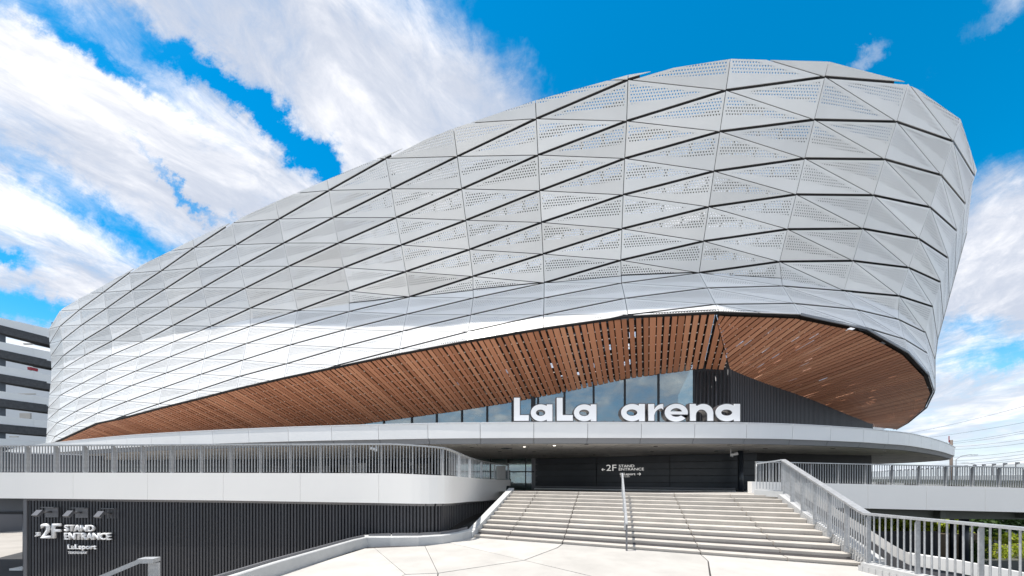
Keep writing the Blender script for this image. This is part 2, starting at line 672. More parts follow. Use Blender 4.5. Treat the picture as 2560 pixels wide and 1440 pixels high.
# ================================================================== the arena shell
# seams: (pixel of the fold, metres ahead) -> plan positions; spacing comes out even
SEAM_W = [(128, 921, 46.5), (157, 908, 43.8), (214, 886, 41.8), (282, 868, 40.0), (357, 853, 38.3), (437, 835, 36.5),
          (530, 818, 34.9), (628, 796, 33.2), (747, 778, 31.5), (876, 758.5, 30.0), (1023.7, 742, 28.5), (1185.7, 724.5, 27.2),
          (1360.5, 707, 26.3), (1549, 689.5, 25.7), (1748, 682, 25.2), (1942, 694, 25.2), (2110, 724, 25.9), (2237.5, 771, 27.4),
          (2313, 829, 29.7), (2337, 873, 33.0)]
WAIST = [pt(*s) for s in SEAM_W] + [Vector((45, 37, CAMZ + 12.2)), Vector((48.3, 41.7, CAMZ + 12.0)), Vector((51, 46.9, CAMZ + 12)), Vector((53, 52, CAMZ + 12))]
LEAN = [.06, .07, .09, .13, .17, .19, .21, .23, .28, .33, .374, .375, .375, .375, .37, .345, .32, .285, .22, .18, .16, .15, .15, .15]
FLARE = [.1, .1, .12, .15, .17, .18, .18, .18, .21, .25, .32, .39, .47, .55, .61, .50, .37, .2, .06, .0, 0, 0, 0, 0]
NS = len(WAIST)
NRM = []
for i in range(NS):
    a, b = WAIST[max(i - 1, 0)], WAIST[min(i + 1, NS - 1)]
    t = Vector((b.x - a.x, b.y - a.y, 0)).normalized()
    NRM.append(Vector((t.y, -t.x, 0)))


def prof(i, h):
    o = LEAN[i] * h if h > 0 else FLARE[i] * -h
    return WAIST[i] + NRM[i] * o + Vector((0, 0, h))


def surf(i, t, h):
    return prof(i, h).lerp(prof(i + 1, h), t)


def proj(p):
    return (CX + p.x / p.y * FPX, HY - (p.z - CAMZ) / p.y * FPX)


def solve(i, px, py):
    """point of the shell between seams i and i+1 seen at that pixel -> (t, h)"""
    t, h = 0.5, 0.0
    for _ in range(40):
        x, y = proj(surf(i, t, h))
        ex, ey = px - x, py - y
        if abs(ex) + abs(ey) < 0.01:
            break
        e = 1e-3
        x1, y1 = proj(surf(i, t + e, h))
        x2, y2 = proj(surf(i, t, h + e))
        J = np.array([[(x1 - x) / e, (x2 - x) / e], [(y1 - y) / e, (y2 - y) / e]])
        A = J.T @ J + np.diag([30.0 if i >= 17 else 1.0, 0.01])
        dt, dh = np.linalg.solve(A, J.T @ np.array([ex, ey]))
        t += max(-0.4, min(0.4, dt))
        h += max(-3, min(3, dh))
    return max(-0.15, min(1.15, t)), h


LETTERS = 'ZABCDEFGHIJKLMNO'
NODE = {
    0: dict(Z=(121, 823), A=(124, 858.7), B=(127, 890.6), C=(128.7, 923), D=(127, 956), E=(123, 988), F=(120.5, 1020), G=(118.6, 1050), H=(116, 1087)),
    1: dict(Z=(148.6, 777), A=(150, 815.6), B=(155, 851), C=(158.7, 888.7), D=(158.7, 921), E=(155, 954), F=(151, 988), G=(147.5, 1024), H=(142, 1057.5), I=(138, 1091)),
    2: dict(A=(199, 774), B=(204.5, 812), C=(210, 850.5), D=(214, 887), E=(210, 922.5), F=(204, 959), G=(195.5, 994.5), H=(188.7, 1029), I=(181, 1065)),
    3: dict(A=(258, 731), B=(265.6, 771), C=(273, 812.6), D=(280.6, 852), E=(278, 888), F=(270.5, 924), G=(262, 960.7), H=(252.5, 997.5), I=(243, 1033)),
    4: dict(A=(322, 683), B=(330, 725.6), C=(338.7, 768.7), D=(347, 812), E=(356.7, 854), F=(348, 891.7), G=(338.7, 928), H=(329, 963.7), I=(318, 1003), J=(309, 1039.5)),
    5: dict(B=(403, 677), C=(413, 722), D=(423, 767.6), E=(432.5, 813.7), F=(433, 855), G=(424, 892.5), H=(415, 932.6), I=(405.5, 970), J=(397, 1009.5)),
    6: dict(B=(485.5, 618.7), C=(495.6, 669), D=(506.9, 719), E=(517.4, 768.7), F=(527.5, 815.6), G=(518, 855), H=(510.5, 897), I=(502.6, 935.6), J=(494, 976)),
    7: dict(B=(580, 557), C=(590, 612), D=(600.6, 665.6), E=(613, 720), F=(625, 770.6), G=(625.6, 815.6), H=(616, 858.7), I=(607.6, 900), J=(598.6, 941)),
    8: dict(C=(697, 547.5), D=(709, 607.5), E=(721.7, 665.6), F=(733, 723), G=(744, 776), H=(736, 819), I=(726, 862), J=(717, 909)),
    9: dict(C=(821.8, 476), D=(833, 543.7), E=(846, 607.5), F=(859, 669), G=(873, 728), H=(873, 778.7), I=(864, 823.7), J=(854.5, 868), K=(844, 913)),
    10: dict(C=(964, 396), D=(978, 472), E=(990, 544), F=(1003, 612.5), G=(1014, 679), H=(1023.7, 742), I=(1016, 785.5), J=(1007.5, 827.5), K=(999, 872.5)),
    11: dict(D=(1143, 391), E=(1154, 472), F=(1164.4, 550.6), G=(1173.7, 623.7), H=(1182, 691), I=(1183, 745), J=(1177, 787), K=(1169.5, 829)),
    12: dict(D=(1340.6, 296.7), E=(1345, 387.5), F=(1349.2, 476.7), G=(1353.7, 556), H=(1357.5, 635), I=(1360.5, 707), J=(1360, 745), K=(1359, 787)),
    13: dict(D=(1570, 199), E=(1566.7, 302.5), F=(1562, 396), G=(1558, 487), H=(1555, 572), I=(1552, 650.5), J=(1554, 707.5), K=(1562.5, 745.7), L=(1570, 787)),
    14: dict(E=(1815, 225.6), F=(1800, 328.7), G=(1785, 428), H=(1772, 517), I=(1759, 603), J=(1748, 682), K=(1768, 719.5), L=(1789, 760.7)),
    15: dict(E=(2062.5, 192), F=(2036, 299), G=(2012, 396), H=(1990.5, 486), I=(1969, 573), J=(1949, 654), K=(1956, 714.6), L=(1983, 758)),
    16: dict(E=(2270.6, 208), F=(2241.7, 304), G=(2211.7, 398), H=(2184, 488), I=(2157, 571.5), J=(2132.5, 652), K=(2110, 727), L=(2139.6, 773), M=(2166, 819)),
    17: dict(F=(2383, 353), G=(2353, 437.5), H=(2325.7, 518), I=(2297, 596.5), J=(2272, 669), K=(2248, 739.6), L=(2246, 798), M=(2262, 848)),
    18: dict(F=(2437.5, 442), G=(2415, 512), H=(2393, 578), I=(2371.7, 646), J=(2353, 706), K=(2333, 767), L=(2313, 831), M=(2319, 883)),
    19: dict(),
}
TOP = [(120.5, 815.6), (148.6, 776), (196, 748), (255.5, 716), (320, 678.7), (398, 641), (482, 599), (579, 555), (689.5, 504), (816, 450),
       (962.5, 388), (1135, 320.7), (1337, 251.4), (1571, 187), (1828, 147), (2073, 154), (2270.6, 206), (2402, 298.7), (2441, 422)]
RIM = [(114, 1108), (134, 1105), (179, 1084), (239, 1057), (306, 1043), (395, 1019), (490.6, 995.6), (594, 969), (711, 942), (844, 914),
       (998, 882), (1167, 850), (1357, 818), (1570, 788), (1793, 777), (2002, 785), (2167, 821), (2270, 880), (2322, 937)]

# lines that run on past the edge of the shell: their virtual nodes, clipped away below
for i in range(19):
    nd = NODE[i]
    ks = sorted(nd, key=lambda c: LETTERS.index(c))
    while True:
        k0 = LETTERS.index(ks[0])
        p, q = nd[ks[0]], nd[ks[1]]
        if k0 == 0 or p[1] < TOP[i][1] - 60:
            break
        nd[LETTERS[k0 - 1]] = (p[0] * 2 - q[0], p[1] * 2 - q[1])
        ks.insert(0, LETTERS[k0 - 1])
    while True:
        k1 = LETTERS.index(ks[-1])
        p, q = nd[ks[-1]], nd[ks[-2]]
        if k1 == len(LETTERS) - 1 or p[1] > RIM[i][1] + 45:
            break
        nd[LETTERS[k1 + 1]] = (p[0] * 2 - q[0], p[1] * 2 - q[1])
        ks.append(LETTERS[k1 + 1])


SEAMLINE = []
for i in range(19):
    q = sorted((p[1], p[0]) for p in NODE[i].values())
    SEAMLINE.append(([y for y, x in q], [x for y, x in q]))


def map3(i, px, py):
    """shell point for a pixel of column i; points on a seam are always read from the same column"""
    for k in (i, i + 1):
        if abs(float(np.interp(py, *SEAMLINE[k])) - px) < 1.0:
            j = k if k <= 9 else k - 1
            j = max(0, min(17, j))
            return surf(j, *solve(j, px, py))
    return surf(i, *solve(i, px, py))


def clip(poly, a, b, keep, label):
    """poly: [(x, y, edge label)], keep the side of line a-b given by sign keep; new edges get label"""
    def side(p):
        return ((b[0] - a[0]) * (p[1] - a[1]) - (b[1] - a[1]) * (p[0] - a[0])) * keep
    out = []
    n = len(poly)
    for k in range(n):
        p, q = poly[k], poly[(k + 1) % n]
        sp_, sq = side(p), side(q)
        if sp_ >= 0:
            out.append(p)
        if (sp_ > 0 and sq < 0) or (sp_ < 0 and sq > 0):
            t = sp_ / (sp_ - sq)
            x = (p[0] + (q[0] - p[0]) * t, p[1] + (q[1] - p[1]) * t)
            out.append((x[0], x[1], label if sp_ > 0 else p[2]))
    return out


def area2(poly):
    return abs(sum(poly[k][0] * poly[(k + 1) % len(poly)][1] - poly[(k + 1) % len(poly)][0] * poly[k][1] for k in range(len(poly)))) / 2


GAP = {'thick': 0.075, 'thin': 0.024, 'seam': 0.024, 'edge': 0.0, 'fold': 0.0}


def piece3d(mb, uvs, perf, pts3, labels, dist_fns, thick=0.05):
    """one flat convex piece of a panel: inset by its joints, given thickness; stores metric uv and perforation distances"""
    n = len(pts3)
    c = sum(pts3, Vector()) / n
    nrm = Vector()
    for k in range(n):
        p, q = pts3[k], pts3[(k + 1) % n]
        nrm += (p - c).cross(q - c)
    if nrm.length < 1e-6:
        return
    nrm.normalize()
    flip = nrm.dot(c - Vector((0, 0, CAMZ))) > 0
    if flip:
        pts3, labels, nrm = pts3[::-1], labels[::-1][1:] + labels[::-1][:1], -nrm
    ux = Vector((0, 0, 1)).cross(nrm).normalized()
    uy = nrm.cross(ux)
    P = [((p - c).dot(ux), (p - c).dot(uy)) for p in pts3]
    # inset convex polygon
    lines = []
    for k in range(n):
        (x0, y0), (x1, y1) = P[k], P[(k + 1) % n]
        dx, dy = x1 - x0, y1 - y0
        L = math.hypot(dx, dy)
        if L < 1e-5:
            lines.append(None)
            continue
        nx, ny = -dy / L, dx / L
        lines.append((nx, ny, nx * x0 + ny * y0 + GAP[labels[k]]))
    keep = [l for l in lines if l is not None]
    if len(keep) < 3:
        return
    Q = []
    for k in range(len(keep)):
        a, b = keep[k - 1], keep[k]
        det = a[0] * b[1] - a[1] * b[0]
        if abs(det) < 0.01:
            # nearly straight corner: shift the old corner
            Q.append(None)
            continue
        Q.append(((a[2] * b[1] - a[1] * b[2]) / det, (a[0] * b[2] - a[2] * b[0]) / det))
    Q = [q for q in Q if q is not None]
    # drop degenerate results
    if len(Q) < 3:
        return
    ar = sum(Q[k][0] * Q[(k + 1) % len(Q)][1] - Q[(k + 1) % len(Q)][0] * Q[k][1] for k in range(len(Q))) / 2
    if ar < 0.02 or max(abs(q[0]) + abs(q[1]) for q in Q) > 14:
        return
    m = len(Q)
    F = [c + ux * q[0] + uy * q[1] for q in Q]
    B = [f - nrm * thick for f in F]
    b0 = len(mb.v)
    mb.v += [tuple(p) for p in F] + [tuple(p) for p in B]
    mb.f.append(tuple(range(b0, b0 + m)))
    mb.f.append(tuple(reversed(range(b0 + m, b0 + 2 * m))))
    mb.mi += [0, 0]
    for k in range(m):
        j = (k + 1) % m
        mb.f.append((b0 + k, b0 + m + k, b0 + m + j, b0 + j))
        mb.mi.append(1)
    for pass_ in range(2):
        for p in F:
            uvs.append((p.dot(ux), p.dot(uy) if abs(uy.z) < 1e-3 else p.z / uy.z))
            perf.append(tuple(f(p) for f in dist_fns))


def dist_line(a, b, inside):
    """signed distance from line a-b, positive on the side of point inside"""
    d = (b - a).normalized()

    def perp(p):
        w = p - a
        return w - d * w.dot(d)
    ref = perp(inside).normalized()
    return lambda p: perp(p).dot(ref)


def finish_panel(mb, uvs, perf, name, parent, mats):
    me = mb.mesh(name, mats)
    uvl = me.uv_layers.new(name='metric')
    vi = np.zeros(len(me.loops), dtype=np.int32)
    me.loops.foreach_get('vertex_index', vi)
    U = np.array(uvs, dtype=np.float32)[vi]
    uvl.data.foreach_set('uv', U.ravel())
    at = me.attributes.new('perf', 'FLOAT_VECTOR', 'POINT')
    at.data.foreach_set('vector', np.array(perf, dtype=np.float32).ravel())
    return put(name, me, parent)


arena = empty('arena_building', (0, 30, 0))
tag(arena, 'large white arena with folded perforated metal cladding and copper-toned plank underside', 'arena')

PANELS = []      # (image area, column, list of (pts3, labels), dist functions)
PLAINSIDE = mat('white_panel_edge', (0.55, 0.55, 0.55), 0.5)
CELLS = []
for i in range(18):
    L, Rn = NODE[i], NODE[i + 1]
    for ki in range(len(LETTERS) - 1):
        a, b = LETTERS[ki], LETTERS[ki + 1]
        if not (a in L and a in Rn and b in L and b in Rn):
            continue
        TL, TR, BL, BR = L[a], Rn[a], L[b], Rn[b]
        CELLS.append((i, ki, TL, TR, BL, BR))
        for kind, tri in (('u', [(TL, 'thick'), (TR, 'seam'), (BR, 'thin')]), ('l', [(TL, 'thin'), (BR, 'thick'), (BL, 'seam')])):
            poly = [(p[0], p[1], lb) for p, lb in tri]
            # clip by the top edge, the rim and the seams' ends
            poly = clip(poly, TOP[i], TOP[i + 1], 1, 'edge')
            if len(poly) >= 3:
                poly = clip(poly, RIM[i], RIM[i + 1], -1, 'edge')
            if len(poly) < 3 or area2(poly) < 12:
                continue
            f0, f1 = SEAM_W[i][:2], SEAM_W[i + 1][:2]
            parts = [clip(poly, f0, f1, -1, 'fold'), clip(poly, f0, f1, 1, 'fold')]
            pieces = []
            for pl in parts:
                if len(pl) < 3 or area2(pl) < 8:
                    continue
                pieces.append(([map3(i, x, y) for x, y, _ in pl], [q[2] for q in pl]))
            if not pieces:
                continue
            T3 = {n_: map3(i, *p) for n_, p in (('TL', TL), ('TR', TR), ('BL', BL), ('BR', BR))}
            if kind == 'u':
                Mid = T3['TR'].lerp(T3['BR'], 0.60)
                fns = (dist_line(T3['TL'], T3['TR'], T3['BR']), dist_line(T3['TR'], T3['BR'], T3['TL']), dist_line(T3['TL'], Mid, T3['TR']))
            else:
                Mid = T3['TL'].lerp(T3['BL'], 0.60)
                fns = (dist_line(T3['TL'], T3['BR'], T3['BL']), dist_line(T3['TL'], T3['BL'], T3['BR']), dist_line(Mid, T3['BR'], T3['TL']))
            PANELS.append((area2(poly), i, pieces, fns))

# the part of the shell that turns away at the right: laid out on the surface itself
for i in range(18, NS - 1):
    hs = [11.4, 9.5, 7.6, 5.7, 3.8, 1.9, 0.0, -1.9, -3.8]
    for k in range(len(hs) - 1):
        d0, d1 = -1.0 * (i - 18), -1.0 * (i - 17)
        RH = [-3.75, -4.05, -4.5, -5.1, -5.4, -5.6]
        TLh, TRh, BLh, BRh = hs[k] + d0, hs[k] + d1, max(hs[k + 1] + d0, RH[i - 18]), max(hs[k + 1] + d1, RH[i - 17])
        if TLh - BLh < 0.3 or TRh - BRh < 0.3:
            continue
        if BLh < -5.5:
            continue
        T3 = dict(TL=prof(i, TLh), TR=prof(i + 1, TRh), BL=prof(i, BLh), BR=prof(i + 1, BRh))
        for kind, tri in (('u', [('TL', 'thick'), ('TR', 'seam'), ('BR', 'thin')]), ('l', [('TL', 'thin'), ('BR', 'thick'), ('BL', 'seam')])):
            if kind == 'u':
                Mid = T3['TR'].lerp(T3['BR'], 0.60)
                fns = (dist_line(T3['TL'], T3['TR'], T3['BR']), dist_line(T3['TR'], T3['BR'], T3['TL']), dist_line(T3['TL'], Mid, T3['TR']))
            else:
                Mid = T3['TL'].lerp(T3['BL'], 0.60)
                fns = (dist_line(T3['TL'], T3['BR'], T3['BL']), dist_line(T3['TL'], T3['BL'], T3['BR']), dist_line(Mid, T3['BR'], T3['TL']))
            PANELS.append((400 if i == 18 else 1, i, [([T3[n_] for n_, _ in tri], [lb for _, lb in tri])], fns))

PANELS.sort(key=lambda p: -p[0])
rest = (MB(), [], [])
for k, (ar, i, pieces, fns) in enumerate(PANELS):
    if k < 300:
        mb, uvs, perf = MB(), [], []
    else:
        mb, uvs, perf = rest
    for pts3, labels in pieces:
        piece3d(mb, uvs, perf, pts3, labels, fns)
    if k < 300 and mb.f:
        finish_panel(mb, uvs, perf, 'cladding_panel', arena, [M['perf'], PLAINSIDE])
if rest[0].f:
    tag(finish_panel(*rest, 'small_cladding', arena, [M['perf'], PLAINSIDE]), kind='stuff')

# dark channels behind the joints
def node3(i, ch):
    n_ = NODE[i].get(ch)
    if n_ is None:
        return None
    x, y = n_
    y0 = TOP[i][1] - 4
    y1 = RIM[i][1] + 4
    if y < y0 - 70 or y > y1 + 60:
        return None
    j = min(i, 17)
    t, h = solve(j, x, y)
    return surf(j, t, h), (NRM[i] * -1)


def clip_seg(i, p, q, drop=0.0):
    """visible stretch of the image segment p-q within column i"""
    t0, t1 = 0.0, 1.0
    dn = lambda q, e: (q[0], q[1] + e)
    for (a, b, sgn, off) in ((dn(TOP[i], drop), dn(TOP[i + 1], drop), 1, 1.0), (RIM[i], RIM[i + 1], -1, 1.0)):
        def sd(r):
            return ((b[0] - a[0]) * (r[1] - a[1]) - (b[1] - a[1]) * (r[0] - a[0])) * sgn
        s0, s1 = sd(p), sd(q)
        if s0 < 0 and s1 < 0:
            return None
        if s0 < 0:
            t0 = max(t0, s0 / (s0 - s1))
        elif s1 < 0:
            t1 = min(t1, s0 / (s0 - s1))
    if t1 - t0 < 0.02:
        return None
    f = lambda t: (p[0] + (q[0] - p[0]) * t, p[1] + (q[1] - p[1]) * t)
    return f(t0), f(t1)


def ribbon(mb, i, p, q, w, back):
    s = clip_seg(i, p, q, 230 * w / (WAIST[i].y * 0.16 + 2))
    if s is None:
        return
    (a, b) = s
    f0, f1 = SEAM_W[i][:2], SEAM_W[i + 1][:2]
    sd_ = lambda r: (f1[0] - f0[0]) * (r[1] - f0[1]) - (f1[1] - f0[1]) * (r[0] - f0[0])
    k0_, k1_ = sd_(a), sd_(b)
    if k0_ * k1_ < 0:
        t = k0_ / (k0_ - k1_)
        m_ = (a[0] + (b[0] - a[0]) * t, a[1] + (b[1] - a[1]) * t)
        if abs(m_[1] - a[1]) + abs(m_[0] - a[0]) > 1:
            ribbon_piece(mb, i, a, m_, w, back)
        if abs(m_[1] - b[1]) + abs(m_[0] - b[0]) > 1:
            ribbon_piece(mb, i, m_, b, w, back)
    else:
        ribbon_piece(mb, i, a, b, w, back)


def ribbon_piece(mb, i, a, b, w, back):
    A, B = map3(i, *a), map3(i, *b)
    n_ = (NRM[i] + NRM[i + 1]).normalized()
    d = (B - A).normalized()
    sl = LEAN[i] if (A.z + B.z) / 2 > WAIST[i].z else -FLARE[i]
    n_ = (n_ - Vector((0, 0, sl))).normalized()
    u = d.cross(n_).normalized() * w
    o = -n_ * back
    mb.quad(A + o - u, B + o - u, B + o + u, A + o + u)


for ki, ch in enumerate(LETTERS):
    mb = MB()
    for i in range(18):
        if ch in NODE[i] and ch in NODE[i + 1]:
            ribbon(mb, i, NODE[i][ch], NODE[i + 1][ch], 0.20, 0.13)
    if mb.f:
        mb.build('joint_channel', M['dark'], arena)
mb = MB()
for (i, ki, TL, TR, BL, BR) in CELLS:
    ribbon(mb, i, TL, BR, 0.10, 0.10)
    if i > 1:
        ribbon(mb, i, TL, BL, 0.085, 0.12)
    if i == 17:
        ribbon(mb, i, TR, BR, 0.10, 0.16)
tag(mb.build('seam_backing', M['dark'], arena), kind='stuff')

# inner lining of the double facade: open to the sky in places, as behind the perforations of the photograph
mb = MB()
rl = random.Random(4)
for (i, ki, TL, TR, BL, BR) in CELLS:
    cx = (TL[0] + BR[0]) / 2
    cy = (TL[1] + BR[1]) / 2
    fold = SEAM_W[i][1]
    top = (TOP[i][1] + TOP[i + 1][1]) / 2
    f = (cy - top) / max(fold - top, 1)
    if BL[1] > fold + 0.45 * (RIM[i][1] - fold) or BR[1] > SEAM_W[i + 1][1] + 0.45 * (RIM[i + 1][1] - SEAM_W[i + 1][1]) or TL[1] < TOP[i][1] + 6 or TR[1] < TOP[i + 1][1] + 6:
        continue
    popen = 0.0
    if 5 <= i <= 15 and 0.12 < f < 0.82:
        popen = 0.72
    elif i <= 16 and 0.1 < f < 0.9:
        popen = 0.35
    q = [surf(i, *solve(i, *p)) - (NRM[i] + NRM[i + 1]).normalized() * 1.1 for p in (TL, TR, BR, BL)]
    if rl.random() < popen:
        # open bay: only its posts and one rail
        for s in (0.0, 0.25, 0.5, 0.75):
            a = q[0].lerp(q[1], s)
            b = q[3].lerp(q[2], s)
            mb.quad(a, a.lerp(q[0].lerp(q[1], s + 0.04), 1), b.lerp(q[3].lerp(q[2], s + 0.04), 1), b)
        mb.quad(q[0], q[1], q[1].lerp(q[2], 0.22), q[0].lerp(q[3], 0.22))
    else:
        mb.quad(*q)
for i in range(18, NS - 1):
    o = -(NRM[i] + NRM[i + 1]).normalized() * 1.1
    mb.quad(prof(i, 12) + o, prof(i + 1, 11) + o, prof(i + 1, -1.5) + o, prof(i, -1.5) + o)
tag(mb.build('inner_lining', M['lining'], arena), kind='stuff')

# bare-steel rim under the cladding
RIM3 = []
for i in range(19):
    j = min(i, 17)
    RIM3.append(surf(j, *solve(j, *RIM[i])))
for px, py, k in ((2335, 979, 19), (2316, 1018, 20), (2270, 1056, 21), (2240, 1073, 22)):
    D = WAIST[k].y
    RIM3.append(pt(px, py, D))
mb = MB()
for a, b in zip(RIM3, RIM3[1:]):
    k_ = RIM3.index(a)
    o_ = Vector((0, 0.22, 0.02)) if k_ < 15 else Vector((-0.12, 0.12, 0.05))
    mb.bar(a + o_, b + o_, 0.34 if k_ < 15 else 0.2, 0.20 if k_ < 15 else 0.12)
mb.build('rim_beam', M['dark'], arena)
mb = MB()
for a, b in zip(RIM3[15:], RIM3[16:]):
    d = (b - a).normalized()
    out_ = Vector((d.y, -d.x, 0)) * 0.02
    mb.bar(a + out_ + Vector((0, 0, -0.03)), b + out_ + Vector((0, 0, -0.03)), 0.06, 0.16)
mb.build('rim_edge', M['greyband'], arena)

# ------------------------------------------------------------------ plank soffit
soff = None
rimpath = Path([p for p in RIM3])
DIRL = Vector((0.395, 1.0, -0.4455)).normalized()
# plan of the recessed wall: glass line, corner, ribbed wall
COR = pt(1824, 925, 27.3)
GL0 = pt(1411, 980, 31.0)
WEND = pt(2181, 1068, 38.0)
GDIR = (Vector((GL0.x, GL0.y, 0)) - Vector((COR.x, COR.y, 0))).normalized()


def hit_wall(a, d):
    """length along d (unit) from a to the glass wall plane, in plan; for the far left a line parallel to the rim"""
    n_ = Vector((GDIR.y, -GDIR.x, 0))
    s = (Vector((COR.x, COR.y, 0)) - Vector((a.x, a.y, 0))).dot(n_) / d.dot(n_)
    return s


def plank_mesh(a0, a1, b1, b0, thick=0.06):
    """a0-a1 outer end, b0-b1 inner end; lower face is what one sees"""
    mb = MB()
    nrm = (a1 - a0).cross(b0 - a0).normalized()
    if nrm.z < 0:
        nrm = -nrm
    up = nrm * thick
    mb.hexa([a0, a1, b1, b0, a0 + up, a1 + up, b1 + up, b0 + up])
    me = mb.mesh('plank', M['wood'])
    uvl = me.uv_layers.new(name='metric')
    ax = (b0 - a0).normalized()
    cr = (a1 - a0).normalized()
    for lp in me.loops:
        v = Vector(me.vertices[lp.vertex_index].co)
        uvl.data[lp.index].uv = (v.dot(ax), v.dot(cr))
    return me


mb = MB()
clips = MB()
planks = []
rp = random.Random(8)
# left field: parallel planks
s_hip = rimpath.s[14]
side = Vector((DIRL.y, -DIRL.x, 0)).normalized()     # across the planks
s = rimpath.s[1] + 0.4
STEP, WID = 0.46, 0.338
off0 = rimpath.at(s).dot(side)
offs_hip = rimpath.at(s_hip).dot(side)
k = 0
samples = [(rimpath.at(ss_).dot(side), ss_) for ss_ in np.linspace(rimpath.s[1], s_hip, 900)]


def rim_at_off(o):
    best = min(samples, key=lambda q: abs(q[0] - o))
    return rimpath.at(best[1])


INZ = Vector((0, 0.30, -0.12))
o = offs_hip - 0.02
while o - WID > off0:
    a1 = rim_at_off(o) + INZ
    a0 = rim_at_off(o - WID) + INZ
    ln1 = hit_wall(a1, DIRL)
    ln0 = hit_wall(a0, DIRL)
    mx = 17.0
    ln1, ln0 = max(1.0, min(ln1, mx)), max(1.0, min(ln0, mx))
    if rp.random() < 0.12:
        st = rp.uniform(0.02, 0.05)
    else:
        st = 0
    b1, b0 = a1 + DIRL * (ln1 - 0.05), a0 + DIRL * (ln0 - 0.05)
    planks.append((a0, a1, b1, b0))
    o -= STEP
# short planks between the hip and the wall
HA, HB = RIM3[14] + INZ, COR
o = offs_hip + STEP - 0.02
while o < HB.dot(side) - 0.05:
    def on_hip(q):
        t = (q - HA.dot(side)) / (HB.dot(side) - HA.dot(side))
        return HA.lerp(HB, max(0, min(1, t)))
    a1, a0 = on_hip(o), on_hip(o - WID)
    ln1, ln0 = max(0.05, hit_wall(a1, DIRL)), max(0.05, hit_wall(a0, DIRL))
    planks.append((a0, a1, a1 + DIRL * ln1, a0 + DIRL * ln0))
    o += STEP
# right field: fan of planks between the rim and the hip / ribbed wall
CORR = [((1800, 779), (1797, 798)), ((1900, 783), (1808, 848)), ((2006, 786), (1824, 925)), ((2079, 800), (1862, 941)), ((2167, 821), (1893, 953)), ((2230, 852), (1935, 968)),
        ((2267, 878), (1985, 985)), ((2310, 921), (2040, 1005)), ((2335, 979), (2108, 1034)), ((2318, 1016), (2150, 1050)), ((2280, 1048), (2170, 1060)), ((2242, 1071), (2181, 1067))]
WN = Vector((WEND.y - COR.y, -(WEND.x - COR.x), 0)).normalized()


def on_wall(px, py):
    r = pt(px, py, 1.0) - Vector((0, 0, CAMZ))
    D = Vector((COR.x, COR.y, 0)).dot(WN) / Vector((r.x, r.y, 0)).dot(WN)
    return pt(px, py, D)


HIP_A, HIP_B = RIM3[14] + INZ, COR


def on_rim(px, py):
    best = None
    for ss_ in np.linspace(s_hip, rimpath.L, 700):
        p = rimpath.at(ss_)
        q = proj(p)
        d = (q[0] - px) ** 2 + (q[1] - py) ** 2
        if best is None or d < best[0]:
            best = (d, ss_)
    return best[1]


inner, outer = [], []
for (o_, n_) in CORR:
    outer.append(on_rim(*o_))
    if n_[0] <= 1824:
        t = (n_[1] - 778) / (925 - 778)
        inner.append(HIP_A.lerp(HIP_B, max(0, min(1, t))))
    else:
        inner.append(on_wall(*n_))


def corr(u):
    k = min(int(u), len(outer) - 2)
    t = u - k
    return rimpath.at(outer[k] + (outer[k + 1] - outer[k]) * t), inner[k].lerp(inner[k + 1], t)


# even spacing along the rim
us = np.linspace(0, len(outer) - 1, 1200)
acc = [0.0]
for a, b in zip(us, us[1:]):
    acc.append(acc[-1] + (corr(b)[0] - corr(a)[0]).length)
tot = acc[-1]
NR = int(tot / 0.54)
for k in range(NR):
    u0 = float(np.interp(tot * (k + 0.06) / NR, acc, us))
    u1 = float(np.interp(tot * (k + 0.80) / NR, acc, us))
    (A0, B0), (A1, B1) = corr(u0), corr(u1)
    pull0 = (B0 - A0).normalized() * 0.30
    pull1 = (B1 - A1).normalized() * 0.30
    planks.append((A0 + pull0 + Vector((0, 0, -0.1)), A1 + pull1 + Vector((0, 0, -0.1)), B1 - pull1 * 0.2, B0 - pull0 * 0.2))

# backing above the planks, with gaps that let daylight through
bk = MB()
rb_ = random.Random(21)
nl = sum(1 for p in planks if p[0].x < COR.x + 0.5)
for n_, (a0, a1, b1, b0) in enumerate(planks):
    up = Vector((0, 0, 0.40))
    w0, w1 = (a1 - a0) * 0.3, (b1 - b0) * 0.3
    L_ = max((b0 - a0).length, 0.1)
    m_ = max(1, int(L_ / 0.55))
    right_ = n_ >= nl
    for q in range(m_):
        t0_, t1_ = q / m_, (q + 1) / m_
        mid_ = a0.lerp(b0, (q + .5) / m_)
        patch = math.sin(mid_.x * 0.9 + mid_.y * 1.7) + math.sin(mid_.x * 2.1 - mid_.y * 0.8)
        pr_ = (0.20 if patch > 0.3 else 0.01) if right_ else (0.035 if 0.25 < q / m_ < 0.9 and mid_.x > -6 else 0.003)
        if rb_.random() < pr_:
            continue
        bk.quad(a0.lerp(b0, t0_) + up - w0, a1.lerp(b1, t0_) + up + w0, a1.lerp(b1, t1_) + up + w1, a0.lerp(b0, t1_) + up - w1)
soff = bk.build('soffit', mat('dark_brown_backing', (0.020, 0.013, 0.010), 0.8), arena)
for (a0, a1, b1, b0) in planks:
    put('plank', plank_mesh(a0, a1, b1, b0), soff)
# bright fixing clips seen in the gaps
for n_, (a0, a1, b1, b0) in enumerate(planks):
    L_ = (b0 - a0).length
    m_ = int(L_ / 0.95)
    for q in range(1, m_ + 1):
        t = q / (m_ + 1)
        w = (a1 - a0)
        p = a1.lerp(b1, t) + w * (0.14 if n_ < 200 else 0.1)
        d = (b1 - a1).normalized()
        clips.bar(p - d * 0.035 + Vector((0, 0, 0.05)), p + d * 0.035 + Vector((0, 0, 0.05)), 0.115, 0.03)
tag(clips.build('fixing_clips', mat('bright_clip_metal', (0.80, 0.70, 0.62), 0.35, 0.0), soff), kind='stuff')

